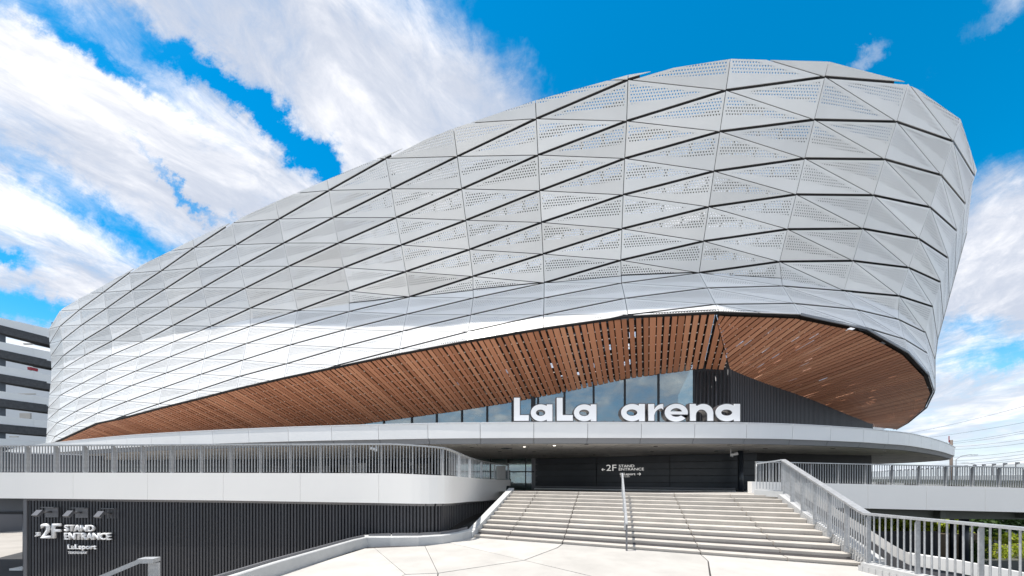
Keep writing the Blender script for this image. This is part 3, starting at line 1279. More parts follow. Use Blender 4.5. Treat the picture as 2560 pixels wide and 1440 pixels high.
# ------------------------------------------------------------------ recessed wall above the canopy
ZD = CAMZ + 2.2
mb = MB()
GEND = Vector((COR.x, COR.y, 0)) + GDIR * 52
N_IN = Vector((GDIR.y, -GDIR.x, 0))
if N_IN.y < 0:
    N_IN = -N_IN


def glass_at(px):
    r = Vector(((px - CX) / FPX, 1.0, 0))
    n_ = Vector((GDIR.y, -GDIR.x, 0))
    D = Vector((COR.x, COR.y, 0)).dot(n_) / r.dot(n_)
    return Vector((r.x * D, D, 0))


mpx = [560, 640, 720, 800, 890, 960, 1030, 1092, 1155, 1218, 1281, 1345, 1411, 1484, 1562, 1646, 1735]
gw = []
for a_, b_ in zip(mpx, mpx[1:]):
    A, B = glass_at(a_), glass_at(b_)
    # top of the pane follows the planks
    za = min(9.9 + CAMZ, 0.5 + gz(940 + (1735 - a_) * 0.1235 if a_ > 1284 else 995 + (1284 - a_) * 0.21, A.y)) + 0.12
    zb = min(9.9 + CAMZ, 0.5 + gz(940 + (1735 - b_) * 0.1235 if b_ > 1284 else 995 + (1284 - b_) * 0.21, B.y)) + 0.12
    za, zb = max(za, ZD + 0.6), max(zb, ZD + 0.6)
    pm = MB()
    t = N_IN * 0.03
    pm.hexa([Vector((A.x, A.y, ZD)), Vector((B.x, B.y, ZD)), Vector((B.x, B.y, ZD)) + t, Vector((A.x, A.y, ZD)) + t,
             Vector((A.x, A.y, za)), Vector((B.x, B.y, zb)), Vector((B.x, B.y, zb)) + t, Vector((A.x, A.y, za)) + t])
    pm.build('glass_pane', M['glass'], arena)
    mm = MB()
    c0 = Vector((B.x, B.y, 0)) - N_IN * 0.06
    mm.bar((c0.x, c0.y, ZD), (c0.x, c0.y, zb), 0.11, 0.16, up=(1, 0, 0))
    if b_ == 1345:
        c1 = c0 - GDIR * -0.5
        mm.bar((c1.x, c1.y, ZD), (c1.x, c1.y, zb), 0.5, 0.3, up=(1, 0, 0))
    mm.build('mullion', M['mull'], arena)
# room behind the glass
mb = MB()
A, B = glass_at(560) + N_IN * 7, glass_at(1735) + N_IN * 7
mb.quad((A.x, A.y, ZD), (B.x, B.y, ZD), (B.x, B.y, CAMZ + 9.4), (A.x, A.y, CAMZ + 9.4))
A1, B1 = glass_at(560) + N_IN * 0.5, glass_at(1735) + N_IN * 0.5
mb.quad((A.x, A.y, ZD + .02), (B.x, B.y, ZD + .02), (B1.x, B1.y, ZD + .02), (A1.x, A1.y, ZD + .02))
mb.quad((A.x, A.y, CAMZ + 8.4), (B.x, B.y, CAMZ + 8.4), (B1.x, B1.y, CAMZ + 9.4), (A1.x, A1.y, CAMZ + 9.4))
mb.build('foyer_wall', M['interior'], arena)
mb = MB()
for t in (0.62, 0.70, 0.8, 0.9):
    p = A1.lerp(B1, t) + N_IN * 2.5
    mb.bar((p.x, p.y, CAMZ + 5.0), (p.x + 2.4, p.y - 0.2, CAMZ + 4.6), 0.06, 0.05)
mb.build('ceiling_tube', M['tube'], arena)
# white foyer balustrade
mb = MB()
A2, B2 = glass_at(1470) + N_IN * 2.2, glass_at(1640) + N_IN * 2.6
for zz_ in (0.9, 1.35, 1.8):
    mid = A2.lerp(B2, 0.5) - N_IN * 0.8
    mb.tube([(A2.x, A2.y, CAMZ + 3.2 + zz_ * .6), (mid.x, mid.y, CAMZ + 3.0 + zz_ * .6), (B2.x, B2.y, CAMZ + 2.9 + zz_ * .6)], 0.035, 6)
mb.build('foyer_balustrade', M['letter'], arena)

# dark pier between the glass and the corner, then the ribbed wall
mb = MB()
g0 = glass_at(1735)
c3 = Vector((COR.x, COR.y, 0))
mb.quad((g0.x, g0.y, ZD), (c3.x, c3.y, ZD), (c3.x, c3.y, COR.z + 1.0), (g0.x, g0.y, COR.z + 1.0))
w3 = Vector((WEND.x, WEND.y, 0))
mb.quad((c3.x, c3.y, ZD), (w3.x, w3.y, ZD), (w3.x, w3.y, WEND.z + 0.8), (c3.x, c3.y, COR.z + 1.0))
w4 = w3 + Vector((3.0, 9, 0))
mb.quad((w3.x, w3.y, ZD), (w4.x, w4.y, ZD), (w4.x, w4.y, WEND.z + 0.8), (w3.x, w3.y, WEND.z + 0.8))
upper_wall = mb.build('recessed_wall', M['darkback'], arena)
dW = (w3 - c3)
nr = 110
for k in range(nr):
    p = c3 + dW * ((k + 0.5) / nr) - Vector((WN.x, WN.y, 0)) * (0.03 if WN.y > 0 else -0.03)
    zt = COR.z + 0.5 + (WEND.z - COR.z) * (k + 0.5) / nr
    rb = MB()
    rb.box((p.x, p.y, (ZD + zt) / 2), (0.12, 0.07, zt - ZD), rz=math.atan2(dW.y, dW.x))
    rb.build('wall_rib', M['darkrib'], upper_wall)
dG = c3 - g0
for k in range(9):
    p = g0 + dG * ((k + 0.5) / 9) - N_IN * 0.1
    rb = MB()
    rb.tube([(p.x, p.y, ZD), (p.x, p.y, COR.z + 0.02)], 0.08 if k in (3, 5) else 0.045, 8)
    rb.build('drain_pipe', M['darkrib'], upper_wall, smooth=True)

# ================================================================== ring canopy
ZT, ZB, ZS = CAMZ + 2.71, CAMZ + 1.95, CAMZ + 1.72
FP = [(-60, 40), (-50, 33.8), (-45, 31), (-38, 27.5), (-30.8, 24.3), (-22.5, 21.0), (-13, 18.4), (-5, 17.0), (0, 16.62), (6.25, 16.6), (12.7, 16.9), (18.4, 18.35), (20.9, 19.3), (23.6, 20.4),
      (26.8, 22.2), (30.8, 24.6), (35.6, 27.75), (40.35, 31.15), (43.4, 35.0), (45, 40), (43.5, 46), (40, 54)]
fasc = Path([(x, y, 0) for x, y in [(p.x, p.y) for p in crom([(x, y, 0) for x, y in FP], 8)]])
canopy = tag(empty('entrance_canopy', (8, 24, ZS)), 'sweeping round canopy with white metal fascia and concrete ceiling above the stairs', 'canopy')
# start the panel grid so that one joint falls at X = 1.05
s0 = min(np.linspace(0, fasc.L, 4000), key=lambda s: abs(fasc.at(s).x - 1.05) + (100 if fasc.at(s).y > 18 else 0))
PW = 2.62
k0 = -int(s0 / PW)
k = k0
cap = MB()
band = MB()
while s0 + (k + 1) * PW < fasc.L:
    sa, sb = s0 + k * PW + 0.012, s0 + (k + 1) * PW - 0.012
    mb = MB()
    nseg = 4
    for q in range(nseg):
        a, b = fasc.at(sa + (sb - sa) * q / nseg), fasc.at(sa + (sb - sa) * (q + 1) / nseg)
        da, db = fasc.dir(sa + (sb - sa) * q / nseg), fasc.dir(sa + (sb - sa) * (q + 1) / nseg)
        na, nb = Vector((-da.y, da.x, 0)), Vector((-db.y, db.x, 0))
        # slightly battered face: the foot steps back a little
        T = 0.06
        mb.hexa([a + na * 0.03 + Vector((0, 0, ZB)), b + nb * 0.03 + Vector((0, 0, ZB)), b + nb * (T + .03) + Vector((0, 0, ZB)), a + na * (T + .03) + Vector((0, 0, ZB)),
                 a + Vector((0, 0, ZT - 0.035)), b + Vector((0, 0, ZT - 0.035)), b + nb * T + Vector((0, 0, ZT - 0.035)), a + na * T + Vector((0, 0, ZT - 0.035))])
        cap.hexa([a - na * 0.03 + Vector((0, 0, ZT - 0.03)), b - nb * 0.03 + Vector((0, 0, ZT - 0.03)), b + nb * 0.5 + Vector((0, 0, ZT - 0.03)), a + na * 0.5 + Vector((0, 0, ZT - 0.03)),
                  a - na * 0.03 + Vector((0, 0, ZT + 0.012)), b - nb * 0.03 + Vector((0, 0, ZT + 0.012)), b + nb * 0.5 + Vector((0, 0, ZT + 0.03)), a + na * 0.5 + Vector((0, 0, ZT + 0.03))])
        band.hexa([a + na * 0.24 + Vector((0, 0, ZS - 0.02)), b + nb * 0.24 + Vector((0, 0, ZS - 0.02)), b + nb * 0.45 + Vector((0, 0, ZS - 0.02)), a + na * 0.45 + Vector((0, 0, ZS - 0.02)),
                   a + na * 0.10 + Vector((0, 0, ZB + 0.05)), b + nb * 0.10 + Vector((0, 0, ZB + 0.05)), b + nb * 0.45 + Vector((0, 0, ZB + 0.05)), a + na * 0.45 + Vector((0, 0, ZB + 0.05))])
    mb.build('fascia_panel', M['fascia'], canopy, smooth=False)
    k += 1
cap.build('fascia_cap', M['fasciacap'], canopy)
band.build('recessed_band', M['greyband'], canopy)  # dark grey metal strip set back below the white panels
# slab with its concrete ceiling
inner_pts = []
for p, q in zip(fasc.p, range(len(fasc.p))):
    s = fasc.s[q]
    d_ = fasc.dir(s)
    inner_pts.append(p + Vector((-d_.y, d_.x, 0)) * 0.30)
mb = MB()
poly = [(p.x, p.y) for p in inner_pts] + [(36, 62), (-50, 62)]
mb.prism(poly, ZS, ZB + 0.4)
slab = recalc(mb.build('ceiling_slab', M['soffit'], canopy))
# backing so that the panel joints read dark
mb = MB()
for a, b, s_ in zip(fasc.p, fasc.p[1:], fasc.s):
    d_ = (b - a).normalized()
    n_ = Vector((-d_.y, d_.x, 0))
    mb.quad(a + n_ * 0.12 + Vector((0, 0, ZB + 0.02)), b + n_ * 0.12 + Vector((0, 0, ZB + 0.02)), b + n_ * 0.12 + Vector((0, 0, ZT - 0.05)), a + n_ * 0.12 + Vector((0, 0, ZT - 0.05)))
mb.build('fascia_backing', M['greyband'], canopy)
# recessed downlights in the ceiling
def ceil_pt(px, py):
    D = 1.72 * FPX / (HY - py)
    return Vector((gx(px, D), D, ZS))


dl = MB()
dl.tube([(0, 0, -0.012), (0, 0, 0.05)], 0.12, 12)
dl_me = dl.mesh('downlight', M['lens'])
dl3 = MB()
dl3.tube([(0, 0, -0.012), (0, 0, 0.05)], 0.07, 12)
dl2 = dl3.mesh('downlight', M['lamp'])
for n_, (px, py, on) in enumerate([(1311, 1117, 1), (1386, 1114, 1), (1335, 1129, 0), (1466, 1110.5, 0), (1485, 1137, 0), (1639, 1116, 0), (1630, 1129, 0), (1824, 1112, 0), (1867, 1127, 0), (1790, 1128, 0), (1913, 1121, 0),
                                  (1960, 1132, 0), (2082, 1121, 0), (2024, 1140, 0), (2208, 1126, 0), (2202, 1139.5, 0), (2313, 1144, 0), (1250, 1129, 0), (1180, 1118, 0), (1360, 1140, 0), (1520, 1138, 0)]):
    c = ceil_pt(px, py)
    put('downlight', dl2 if on else dl_me, canopy, Matrix.Translation(c))
mb = MB()
for px, py in ((1385, 1139.5), (1800, 1126), (1266, 1121)):
    c = ceil_pt(px, py)
    mb = MB()
    mb.box((c.x, c.y, ZS - 0.006), (0.5, 0.5, 0.02), rz=-0.4)
    mb.build('ceiling_hatch', M['lens'] if px == 1266 else M['steel'], canopy)

# ------------------------------------------------------------------ letters
def curve_mesh(name, splines, depth, bevel=0.0):
    cu = bpy.data.curves.new(name, 'CURVE')
    cu.dimensions = '2D'
    cu.fill_mode = 'BOTH'
    cu.extrude = depth / 2
    for sp_ in splines:
        s = cu.splines.new('POLY')
        s.points.add(len(sp_) - 1)
        for p, q in zip(s.points, sp_):
            p.co = (q[0], q[1], 0, 1)
        s.use_cyclic_u = True
    o = bpy.data.objects.new(name, cu)
    COL.objects.link(o)
    dg = bpy.context.evaluated_depsgraph_get()
    me = bpy.data.meshes.new_from_object(o.evaluated_get(dg))
    bpy.data.objects.remove(o)
    bpy.data.curves.remove(cu)
    me.name = name
    return me


def text_mesh(name, txt, depth, off=0.0, spacing=1.0):
    cu = bpy.data.curves.new(name, 'FONT')
    cu.body = txt
    cu.extrude = depth / 2
    cu.offset = off
    cu.space_character = spacing
    cu.resolution_u = 3
    o = bpy.data.objects.new(name, cu)
    COL.objects.link(o)
    dg = bpy.context.evaluated_depsgraph_get()
    me = bpy.data.meshes.new_from_object(o.evaluated_get(dg))
    bpy.data.objects.remove(o)
    bpy.data.curves.remove(cu)
    me.name = name
    return me


def ell(cx, cy, rx, ry, a0, a1, n=28):
    return [(cx + rx * math.cos(R(a0 + (a1 - a0) * k / n)), cy + ry * math.sin(R(a0 + (a1 - a0) * k / n))) for k in range(n + 1)]


def glyph(ch, w, h, s, grow=0.0):
    """bold geometric letter outlines, w x h, stroke s; grow swells the outline"""
    e = grow
    if ch == 'L':
        return [[(-e, -e), (w + e, -e), (w + e, s * 0.98 + e), (s + e, s * 0.98 + e), (s + e, h + e), (-e, h + e)]]
    if ch == 'a':
        rx, ry = (w - s * 0.30) / 2, h / 2
        c = (rx, h / 2)
        x0 = w - s
        th = math.degrees(math.acos(max(-1, min(1, (x0 - e - c[0]) / (rx + e)))))
        arc = ell(c[0], c[1], rx + e, ry + e, th, 360 - th, 40)
        return [[(w + e, -e), (w + e, h + e), (x0 - e, h + e)] + arc + [(x0 - e, -e)], ell(c[0] - 0.01, c[1], rx - s * 0.95 - e, ry - s * 0.92 - e, 0, 353, 30)]
    if ch == 'n':
        rx = (w - s) / 2
        co = (w - (w - s * 0.6) / 2, h - (w - s * 0.6) / 2 * 0.92)
        ro = (w - s * 0.6) / 2
        outer_ = ell(co[0], co[1], ro + e, ro * 0.92 + e, 128, 0, 22)
        ri = (w - 2 * s) / 2
        inner_ = ell(s + ri, h - s * 0.95 - ri, ri - e, ri - e, 0, 180, 18)
        return [[(-e, -e), (-e, h + e), (s + e, h + e), (s + e, outer_[0][1] + 0.02)] + outer_ + [(w + e, -e), (w - s - e, -e)] + inner_ + [(s + e, -e)]]
    if ch == 'r':
        pts = ell(s + (w - s) * 0.95, h * 0.42, (w - s) * 1.02, h * 0.58, 152, 88, 12)
        pin = ell(s + (w - s) * 1.05, h * 0.34, (w - s) * 1.02, h * 0.42, 96, 178, 12)
        pts = [(x, y + e) for x, y in pts]
        pin = [(x, y - e) for x, y in pin]
        return [[(-e, -e), (-e, h + e), (s + e, h + e), (s + e, pts[0][1])] + pts + [(w + e, h + e * 0.5), (w + e, h - s * 0.98 - e)] + pin[1:-1] + [(s + e, h * 0.34), (s + e, -e)]]
    if ch == 'e':
        rx, ry = w / 2, h / 2
        c = (rx, ry)
        yb, yt = ry - s * 0.32, ry + s * 0.22
        a_b = math.degrees(math.asin((yb - e - c[1]) / (ry + e)))
        outer_ = ell(c[0], c[1], rx + e, ry + e, a_b, 322, 44)
        inner_ = ell(c[0], c[1], rx - s * 1.0 - e, ry - s * 0.88 - e, 318, 200, 18)
        main = outer_ + inner_ + [(s * 0.9 + 0.02, yb - e)]
        irx, iry = rx - s * 1.0 - e, ry - s * 0.80 - e
        h0 = math.degrees(math.asin(min(0.9, (yt - c[1]) / max(iry, 0.01))))
        return [main, ell(c[0], c[1], irx, iry, h0, 180 - h0, 20)]
    return []


XF = Matrix(((1, 0, 0, 0), (0, 0, -1, 0), (0, 1, 0, 0), (0, 0, 0, 1)))
YL = 17.15
sc_ = YL / FPX
sign = tag(empty('arena_name_sign', (gx(1567, YL), YL, gz(1054, YL))), 'large white LaLa arena letters standing on the canopy edge', 'sign')
for ch, x0, x1, yt, yb, st in [('L', 1285, 1322, 994.5, 1052, 14.5), ('a', 1327, 1381, 1011, 1053, 14), ('L', 1392, 1432, 994.5, 1052, 14.5), ('a', 1435, 1491, 1011, 1053, 14), ('a', 1553, 1612, 1010, 1053, 14.5),
                              ('r', 1621, 1658, 1010, 1052, 14.5), ('e', 1662, 1719.5, 1009.5, 1054, 13.5), ('n', 1725, 1783, 1010, 1052, 14.5), ('a', 1789, 1850, 1010, 1053, 15)]:
    w, h, s = (x1 - x0) * sc_, (yb - yt) * sc_, st * sc_
    body = curve_mesh('letter', glyph(ch, w, h, s, 0.042), 0.34)
    body.materials.append(M['letterside'])
    X = Matrix.Translation(Vector((gx(x0, YL), YL + 0.19, gz(yb, YL)))) @ XF
    b = put('letter', body, sign, X)
    face = curve_mesh('letter_face', glyph(ch, w, h, s, 0.0), 0.03)
    face.materials.append(M['letter'])
    put('letter_face', face, b, Matrix.Translation(Vector((gx(x0, YL), YL + 0.006, gz(yb, YL)))) @ XF)
mb = MB()
mb.bar(pt(1284, 1055.5, YL + 0.2), pt(1852, 1055.5, YL + 0.2), 0.12, 0.05)
for px in range(1292, 1850, 22):
    mb.bar(pt(px, 1056, YL + 0.2), pt(px, 1052, YL + 0.2), 0.05, 0.05, up=(1, 0, 0))
mb.build('mounting_rail', M['letterside'], sign)

# ================================================================== wall below the canopy
WL, WR = Vector((1.97, 30.0, 0)), Vector((16.7, 23.25, 0))
ZL0 = CAMZ - 1.9
lower = tag(empty('entrance_wall', (9, 27, ZL0)), 'black panelled wall under the canopy carrying the white 2F stand entrance sign', 'wall')
dw = (WR - WL).normalized()
nw = Vector((-dw.y, dw.x, 0))
if nw.y < 0:
    nw = -nw
mb = MB()
a, b = WL + nw * 0.1, WR + nw * 0.1
mb.quad((a.x, a.y, ZL0), (b.x, b.y, ZL0), (b.x, b.y, ZS), (a.x, a.y, ZS))
W2 = Vector((27.6, 26.2, 0))
mb.quad((b.x, b.y, ZL0), (W2.x, W2.y, ZL0), (W2.x, W2.y, ZS), (b.x, b.y, ZS))
W3 = Vector((31.5, 40, 0))
mb.quad((W2.x, W2.y, ZL0), (W3.x, W3.y, ZL0), (W3.x, W3.y, ZS), (W2.x, W2.y, ZS))
back = mb.build('wall_core', M['darkback'], lower)
HZ = (ZS - ZL0) / 7
Lw = (WR - WL).length
for row in range(7):
    for cseg in range(3):
        a = WL + dw * (Lw * cseg / 3 + 0.025)
        b = WL + dw * (Lw * (cseg + 1) / 3 - 0.025)
        z0, z1 = ZL0 + row * HZ + 0.022, ZL0 + (row + 1) * HZ - 0.022
        mb = MB()
        mb.hexa([Vector((a.x, a.y, z0)), Vector((b.x, b.y, z0)), Vector((b.x, b.y, z0)) + nw * 0.04, Vector((a.x, a.y, z0)) + nw * 0.04,
                 Vector((a.x, a.y, z1)), Vector((b.x, b.y, z1)), Vector((b.x, b.y, z1)) + nw * 0.04, Vector((a.x, a.y, z1)) + nw * 0.04])
        mb.build('wall_panel', M['black'], lower)


def wall_pt(px, py, off=-0.03):
    r = Vector(((px - CX) / FPX, 1, 0))
    o = WL + nw * off
    D = Vector((o.x, o.y, 0)).dot(nw) / r.dot(nw)
    return pt(px, py, D)


def fit_text(txt, x0, x1, yt, yb, parent, mat_, place, ex, depth=0.02, off=0.0, name='lettering', spacing=1.0):
    """flat lettering fitted in a pixel box on a wall; place(px, py) gives the wall point, ex the wall's running direction"""
    me = text_mesh(name, txt, 0.0, off, spacing)
    co = np.zeros(len(me.vertices) * 3)
    me.vertices.foreach_get('co', co)
    co = co.reshape(-1, 3)
    mn, mx_ = co.min(0), co.max(0)
    A, B, T = place(x0, yb), place(x1, yb), place(x0, yt)
    wx = (Vector((B.x, B.y, 0)) - Vector((A.x, A.y, 0))).length
    hz = T.z - A.z
    new = np.zeros_like(co)
    new[:, 0] = (co[:, 0] - mn[0]) / (mx_[0] - mn[0]) * wx
    new[:, 1] = (co[:, 1] - mn[1]) / (mx_[1] - mn[1]) * hz
    me.vertices.foreach_set('co', new.ravel())
    me.materials.clear()
    me.materials.append(mat_)
    bm = bmesh.new()
    bm.from_mesh(me)
    r = bmesh.ops.extrude_face_region(bm, geom=bm.faces[:])
    vs = [v for v in r['geom'] if isinstance(v, bmesh.types.BMVert)]
    bmesh.ops.translate(bm, verts=vs, vec=(0, 0, depth))
    bmesh.ops.recalc_face_normals(bm, faces=bm.faces)
    bm.to_mesh(me)
    bm.free()
    e1 = Vector((ex.x, ex.y, 0)).normalized()
    nrm = e1.cross(Vector((0, 0, 1)))
    X = Matrix(((e1.x, 0, nrm.x, A.x), (e1.y, 0, nrm.y, A.y), (0, 1, 0, A.z), (0, 0, 0, 1)))
    return put(name, me, parent, X)


def arrow(parent, place, cx, cy, r, ang, ex, mat_, depth=0.02, stroke=0.18):
    me = MB()
    c = place(cx, cy)
    sc = (Vector(place(cx + r, cy)) - c).length
    e1 = Vector((ex.x, ex.y, 0)).normalized()
    nrm = e1.cross(Vector((0, 0, 1)))
    d = e1 * math.cos(R(ang)) + Vector((0, 0, 1)) * math.sin(R(ang))
    l = e1 * math.cos(R(ang + 138)) + Vector((0, 0, 1)) * math.sin(R(ang + 138))
    m_ = e1 * math.cos(R(ang - 138)) + Vector((0, 0, 1)) * math.sin(R(ang - 138))
    o = nrm * depth * 0.5
    tip = c + d * sc + o
    me.bar(c - d * sc + o, tip - d * sc * 0.12, sc * stroke * 2, depth, up=nrm)
    o2 = nrm * 0.003
    me.bar(tip + o2, tip + o2 + l * sc * 1.15, sc * stroke * 2, depth, up=nrm)
    me.bar(tip + o2 * 2, tip + o2 * 2 + m_ * sc * 1.15, sc * stroke * 2, depth, up=nrm)
    return me.build('arrow', mat_, parent)


wp = lambda x, y: wall_pt(x, y, -0.004)
dsign = tag(empty('wall_sign', wp(1557, 1176)), 'white 2F STAND ENTRANCE and LaLaport lettering on the black wall above the stairs', 'sign')
DX = dw if dw.x > 0 else -dw
fit_text('2F', 1516, 1541, 1162, 1177, dsign, M['signemit'], wp, DX, 0.03, 0.0)
fit_text('STAND', 1547, 1586, 1162, 1168.5, dsign, M['signemit'], wp, DX, 0.03, 0.008)
fit_text('ENTRANCE', 1547, 1610, 1170, 1176.5, dsign, M['signemit'], wp, DX, 0.03, 0.008)
fit_text('LaLaport', 1550, 1588.5, 1182, 1190, dsign, M['signemit'], wp, DX, 0.03, 0.02)
fit_text('TOKYO-BAY', 1550, 1575, 1190.5, 1193, dsign, M['signemit'], wp, DX, 0.02, 0.0)
arrow(dsign, wp, 1508.5, 1174, 4, 180, DX, M['signemit'], 0.03)
arrow(dsign, wp, 1597.5, 1185, 4.5, 0, DX, M['signemit'], 0.03)

# long bench rail at the foot of the black wall
bench = tag(empty('wall_bench', wall_pt(1585, 1228, -0.8)), 'long low steel bench with a pale edge along the black wall', 'bench')
A, B = wall_pt(1338, 1222, -0.9), wall_pt(1838, 1228.5, -0.9)
mb = MB()
zc = CAMZ - 27 * 28.5 / FPX
A.z = B.z = zc
mb.bar(A, B, 0.5, 0.10)
mb.build('seat_edge', M['fascia'], bench)
mb = MB()
mb.bar(A + nw * 0.12 + Vector((0, 0, 0.16)), B + nw * 0.12 + Vector((0, 0, 0.16)), 0.34, 0.12)
mb.bar(A + nw * 0.2 + Vector((0, 0, -0.3)), B + nw * 0.2 + Vector((0, 0, -0.3)), 0.3, 0.48)
mb.build('bench_body', M['trim'], bench)
# round column
col = tag(empty('canopy_column', (gx(1851.5, 21.5), 21.5, ZL0)), 'slim black round column carrying the canopy at the top of the stairs', 'column')
mb = MB()
mb.tube([(gx(1851.5, 21.5), 21.5, ZL0), (gx(1851.5, 21.5), 21.5, ZS)], 0.155, 20)
mb.build('shaft', M['black'], col, smooth=True)
mb = MB()
mb.tube([(gx(1851.5, 21.5), 21.5, ZL0), (gx(1851.5, 21.5), 21.5, ZL0 + 0.75)], 0.21, 20)
mb.build('base_sleeve', M['trim'], col, smooth=True)
# low pale bench to the right of the column, in front of the second wall
A, B = Vector((gx(1862, 22.2), 22.2, zc)), Vector((gx(1925, 22.6), 22.6, zc))
b2 = tag(empty('side_bench', (A + B) / 2), 'short low steel bench to the right of the black column', 'bench')
mb = MB()
mb.bar(A, B, 0.5, 0.10)
mb.build('seat_edge', M['fascia'], b2)
mb = MB()
mb.bar(A + Vector((0, .15, -0.3)), B + Vector((0, .15, -0.3)), 0.3, 0.48)
mb.build('bench_body', M['trim'], b2)

# glazed entrance to the left of the black wall, doors further left
ent = tag(empty('glazed_entrance', (-3, 30.2, ZL0)), 'glazed entrance with glass doors left of the black wall under the canopy', 'entrance')
gxs = [1336, 1314, 1270, 1226, 1182, 1138]
for a_, b_ in zip(gxs, gxs[1:]):
    A, B = Vector((gx(b_, 30.05), 30.05, 0)), Vector((gx(a_, 30.05), 30.05, 0))
    mb = MB()
    mb.box(((A.x + B.x) / 2, 30.05, (ZL0 + ZS) / 2), (B.x - A.x - 0.09, 0.03, ZS - ZL0 - 0.1))
    mb.build('glass_pane', M['doorglass'], ent)
    mb = MB()
    mb.box((B.x, 30.03, (ZL0 + ZS) / 2), (0.09 if a_ != 1336 else 0.5, 0.14, ZS - ZL0))
    mb.build('door_post', M['trim'] if a_ == 1336 else M['mull'], ent)
mb = MB()
mb.box((gx(1236, 30), 30.0, CAMZ + 0.55), (gx(1336, 30) - gx(1138, 30), 0.09, 0.10))
mb.build('transom', M['mull'], ent)
mb = MB()
mb.quad((-22, 37, ZL0), (12, 37, ZL0), (12, 37, ZS - 0.02), (-22, 37, ZS - 0.02))
mb.build('lobby_wall', M['interior'], ent)
mb = MB()
for px in (1200, 1252, 1300):
    mb.box((gx(px, 36), 36, CAMZ - 0.7), (1.1, 0.1, 1.7))
mb.build('lobby_door', M['doorglass'], ent)
fit_text('231', 1281, 1291, 1180.5, 1185.5, ent, M['trim'], lambda x, y: pt(x, y, 29.98), Vector((1, 0, 0)), 0.01)

# dim concourse wall further left below the canopy
con = tag(empty('concourse_wall', (-22, 31, ZL0)), 'dark concourse wall with closed doors behind the left railing', 'wall')
mb = MB()
mb.quad((-58, 34, ZL0), (-5.05, 30.3, ZL0), (-5.05, 30.3, ZS), (-58, 34, ZS))
mb.build('wall_core', M['black'], con)
for n_, (px, py, wpx, hpx, m_) in enumerate([(700, 1177, 30, 22, 'greywall'), (905, 1172, 20, 28, 'palewall'), (960, 1172, 30, 26, 'greywall'), (1005, 1170, 12, 30, 'interior'), (1030, 1160, 10, 8, 'palewall'),
                                            (870, 1174, 40, 24, 'interior'), (1060, 1172, 44, 26, 'interior'), (800, 1176, 46, 20, 'trim')]):
    D = 30.0
    c = pt(px, py, D)
    mb = MB()
    mb.box((c.x, c.y, c.z), (wpx * D / FPX, 0.06, hpx * D / FPX))
    mb.build('door_leaf', M[m_], con)

# ================================================================== stairs and plaza
J0, J11 = Vector((6.77, 14.15, 0)), Vector((5.38, 9.66, 0))
STV = (J11 - J0) / 11
EDIR = Vector((0.924, -0.3827, 0)).normalized()
S_L, S_R = -7.33, 3.45
ZTOP = CAMZ - 0.65
RISE = 0.13
stairs = tag(empty('entrance_stairs', (J11.x - 2, J11.y, 0)), 'broad flight of pale concrete steps rising to the entrance under the canopy', 'stairs')
cuts = [S_L, -6.03, -4.03, -2.03, -0.03, 1.97, S_R]
for n_ in range(12):
    base = J0 + STV * n_
    z = ZTOP - RISE * n_
    zlow = z - RISE - 0.02 if n_ < 11 else -0.02
    for c in range(6):
        a = base + EDIR * (cuts[c] + (0.017 if c else 0))
        b = base + EDIR * (cuts[c + 1] - (0.017 if c < 5 else 0))
        back = -STV * (1.0 if n_ else 1.0) * 1.02
        und = -STV.normalized() * 0.028
        ch = 0.008
        f = -STV.normalized() * ch
        mb = MB()
        # bevelled nosing: section front-bottom (undercut), front-top, chamfer, back
        sec = [(und, zlow), (Vector(), z - ch), (f, z), (back, z), (back, zlow)]
        v0 = [Vector((a.x, a.y, 0)) + o + Vector((0, 0, zz_)) for o, zz_ in sec]
        v1 = [Vector((b.x, b.y, 0)) + o + Vector((0, 0, zz_)) for o, zz_ in sec]
        bi = len(mb.v)
        mb.v += [tuple(p) for p in v0 + v1]
        m5 = 5
        mb.f += [tuple(reversed(range(5))), tuple(range(5, 10))]
        for q in range(5):
            r_ = (q + 1) % 5
            mb.f.append((q, r_, 5 + r_, 5 + q))
        mb.mi = [0] * len(mb.f)
        recalc(mb.build('step_slab', M['stair'], stairs))
# dark core below the slabs
mb = MB()
a, b = J0 + EDIR * (S_L + .02), J0 + EDIR * (S_R - .02)
a2, b2_ = J11 + EDIR * (S_L + .02) + STV * -0.2, J11 + EDIR * (S_R - .02) + STV * -0.2
zl = ZTOP - RISE * 11
mb.hexa([Vector((a2.x, a2.y, -0.1)), Vector((b2_.x, b2_.y, -0.1)), Vector((b.x, b.y, -0.1)), Vector((a.x, a.y, -0.1)),
         Vector((a2.x, a2.y, zl - 0.06)), Vector((b2_.x, b2_.y, zl - 0.06)), Vector((b.x, b.y, ZTOP - 0.06 - RISE)), Vector((a.x, a.y, ZTOP - 0.06 - RISE))])
mb.build('stair_core', M['joint'], stairs)

# landing at the head of the stairs: falls gently away towards the doors
land = MB()
tl, tr = J0 + EDIR * S_L - STV * 0.98, J0 + EDIR * S_R - STV * 0.98
zz_far = CAMZ - 1.05
land.v = [(tl.x, tl.y, ZTOP - 0.002), (tr.x, tr.y, ZTOP - 0.002), (12.5, 16.6, ZTOP - .05), (17, 17.2, ZTOP - 0.1), (17.5, 30, zz_far - 0.1), (14, 30, zz_far), (-6, 31, zz_far), (-6, 24, ZTOP - .3), (-1.2, 22.5, ZTOP - .25)]
land.f = [tuple(range(9))]
land.mi = [0]
lo = land.build('landing', M['lowpave'])
tag(lo, kind='structure')

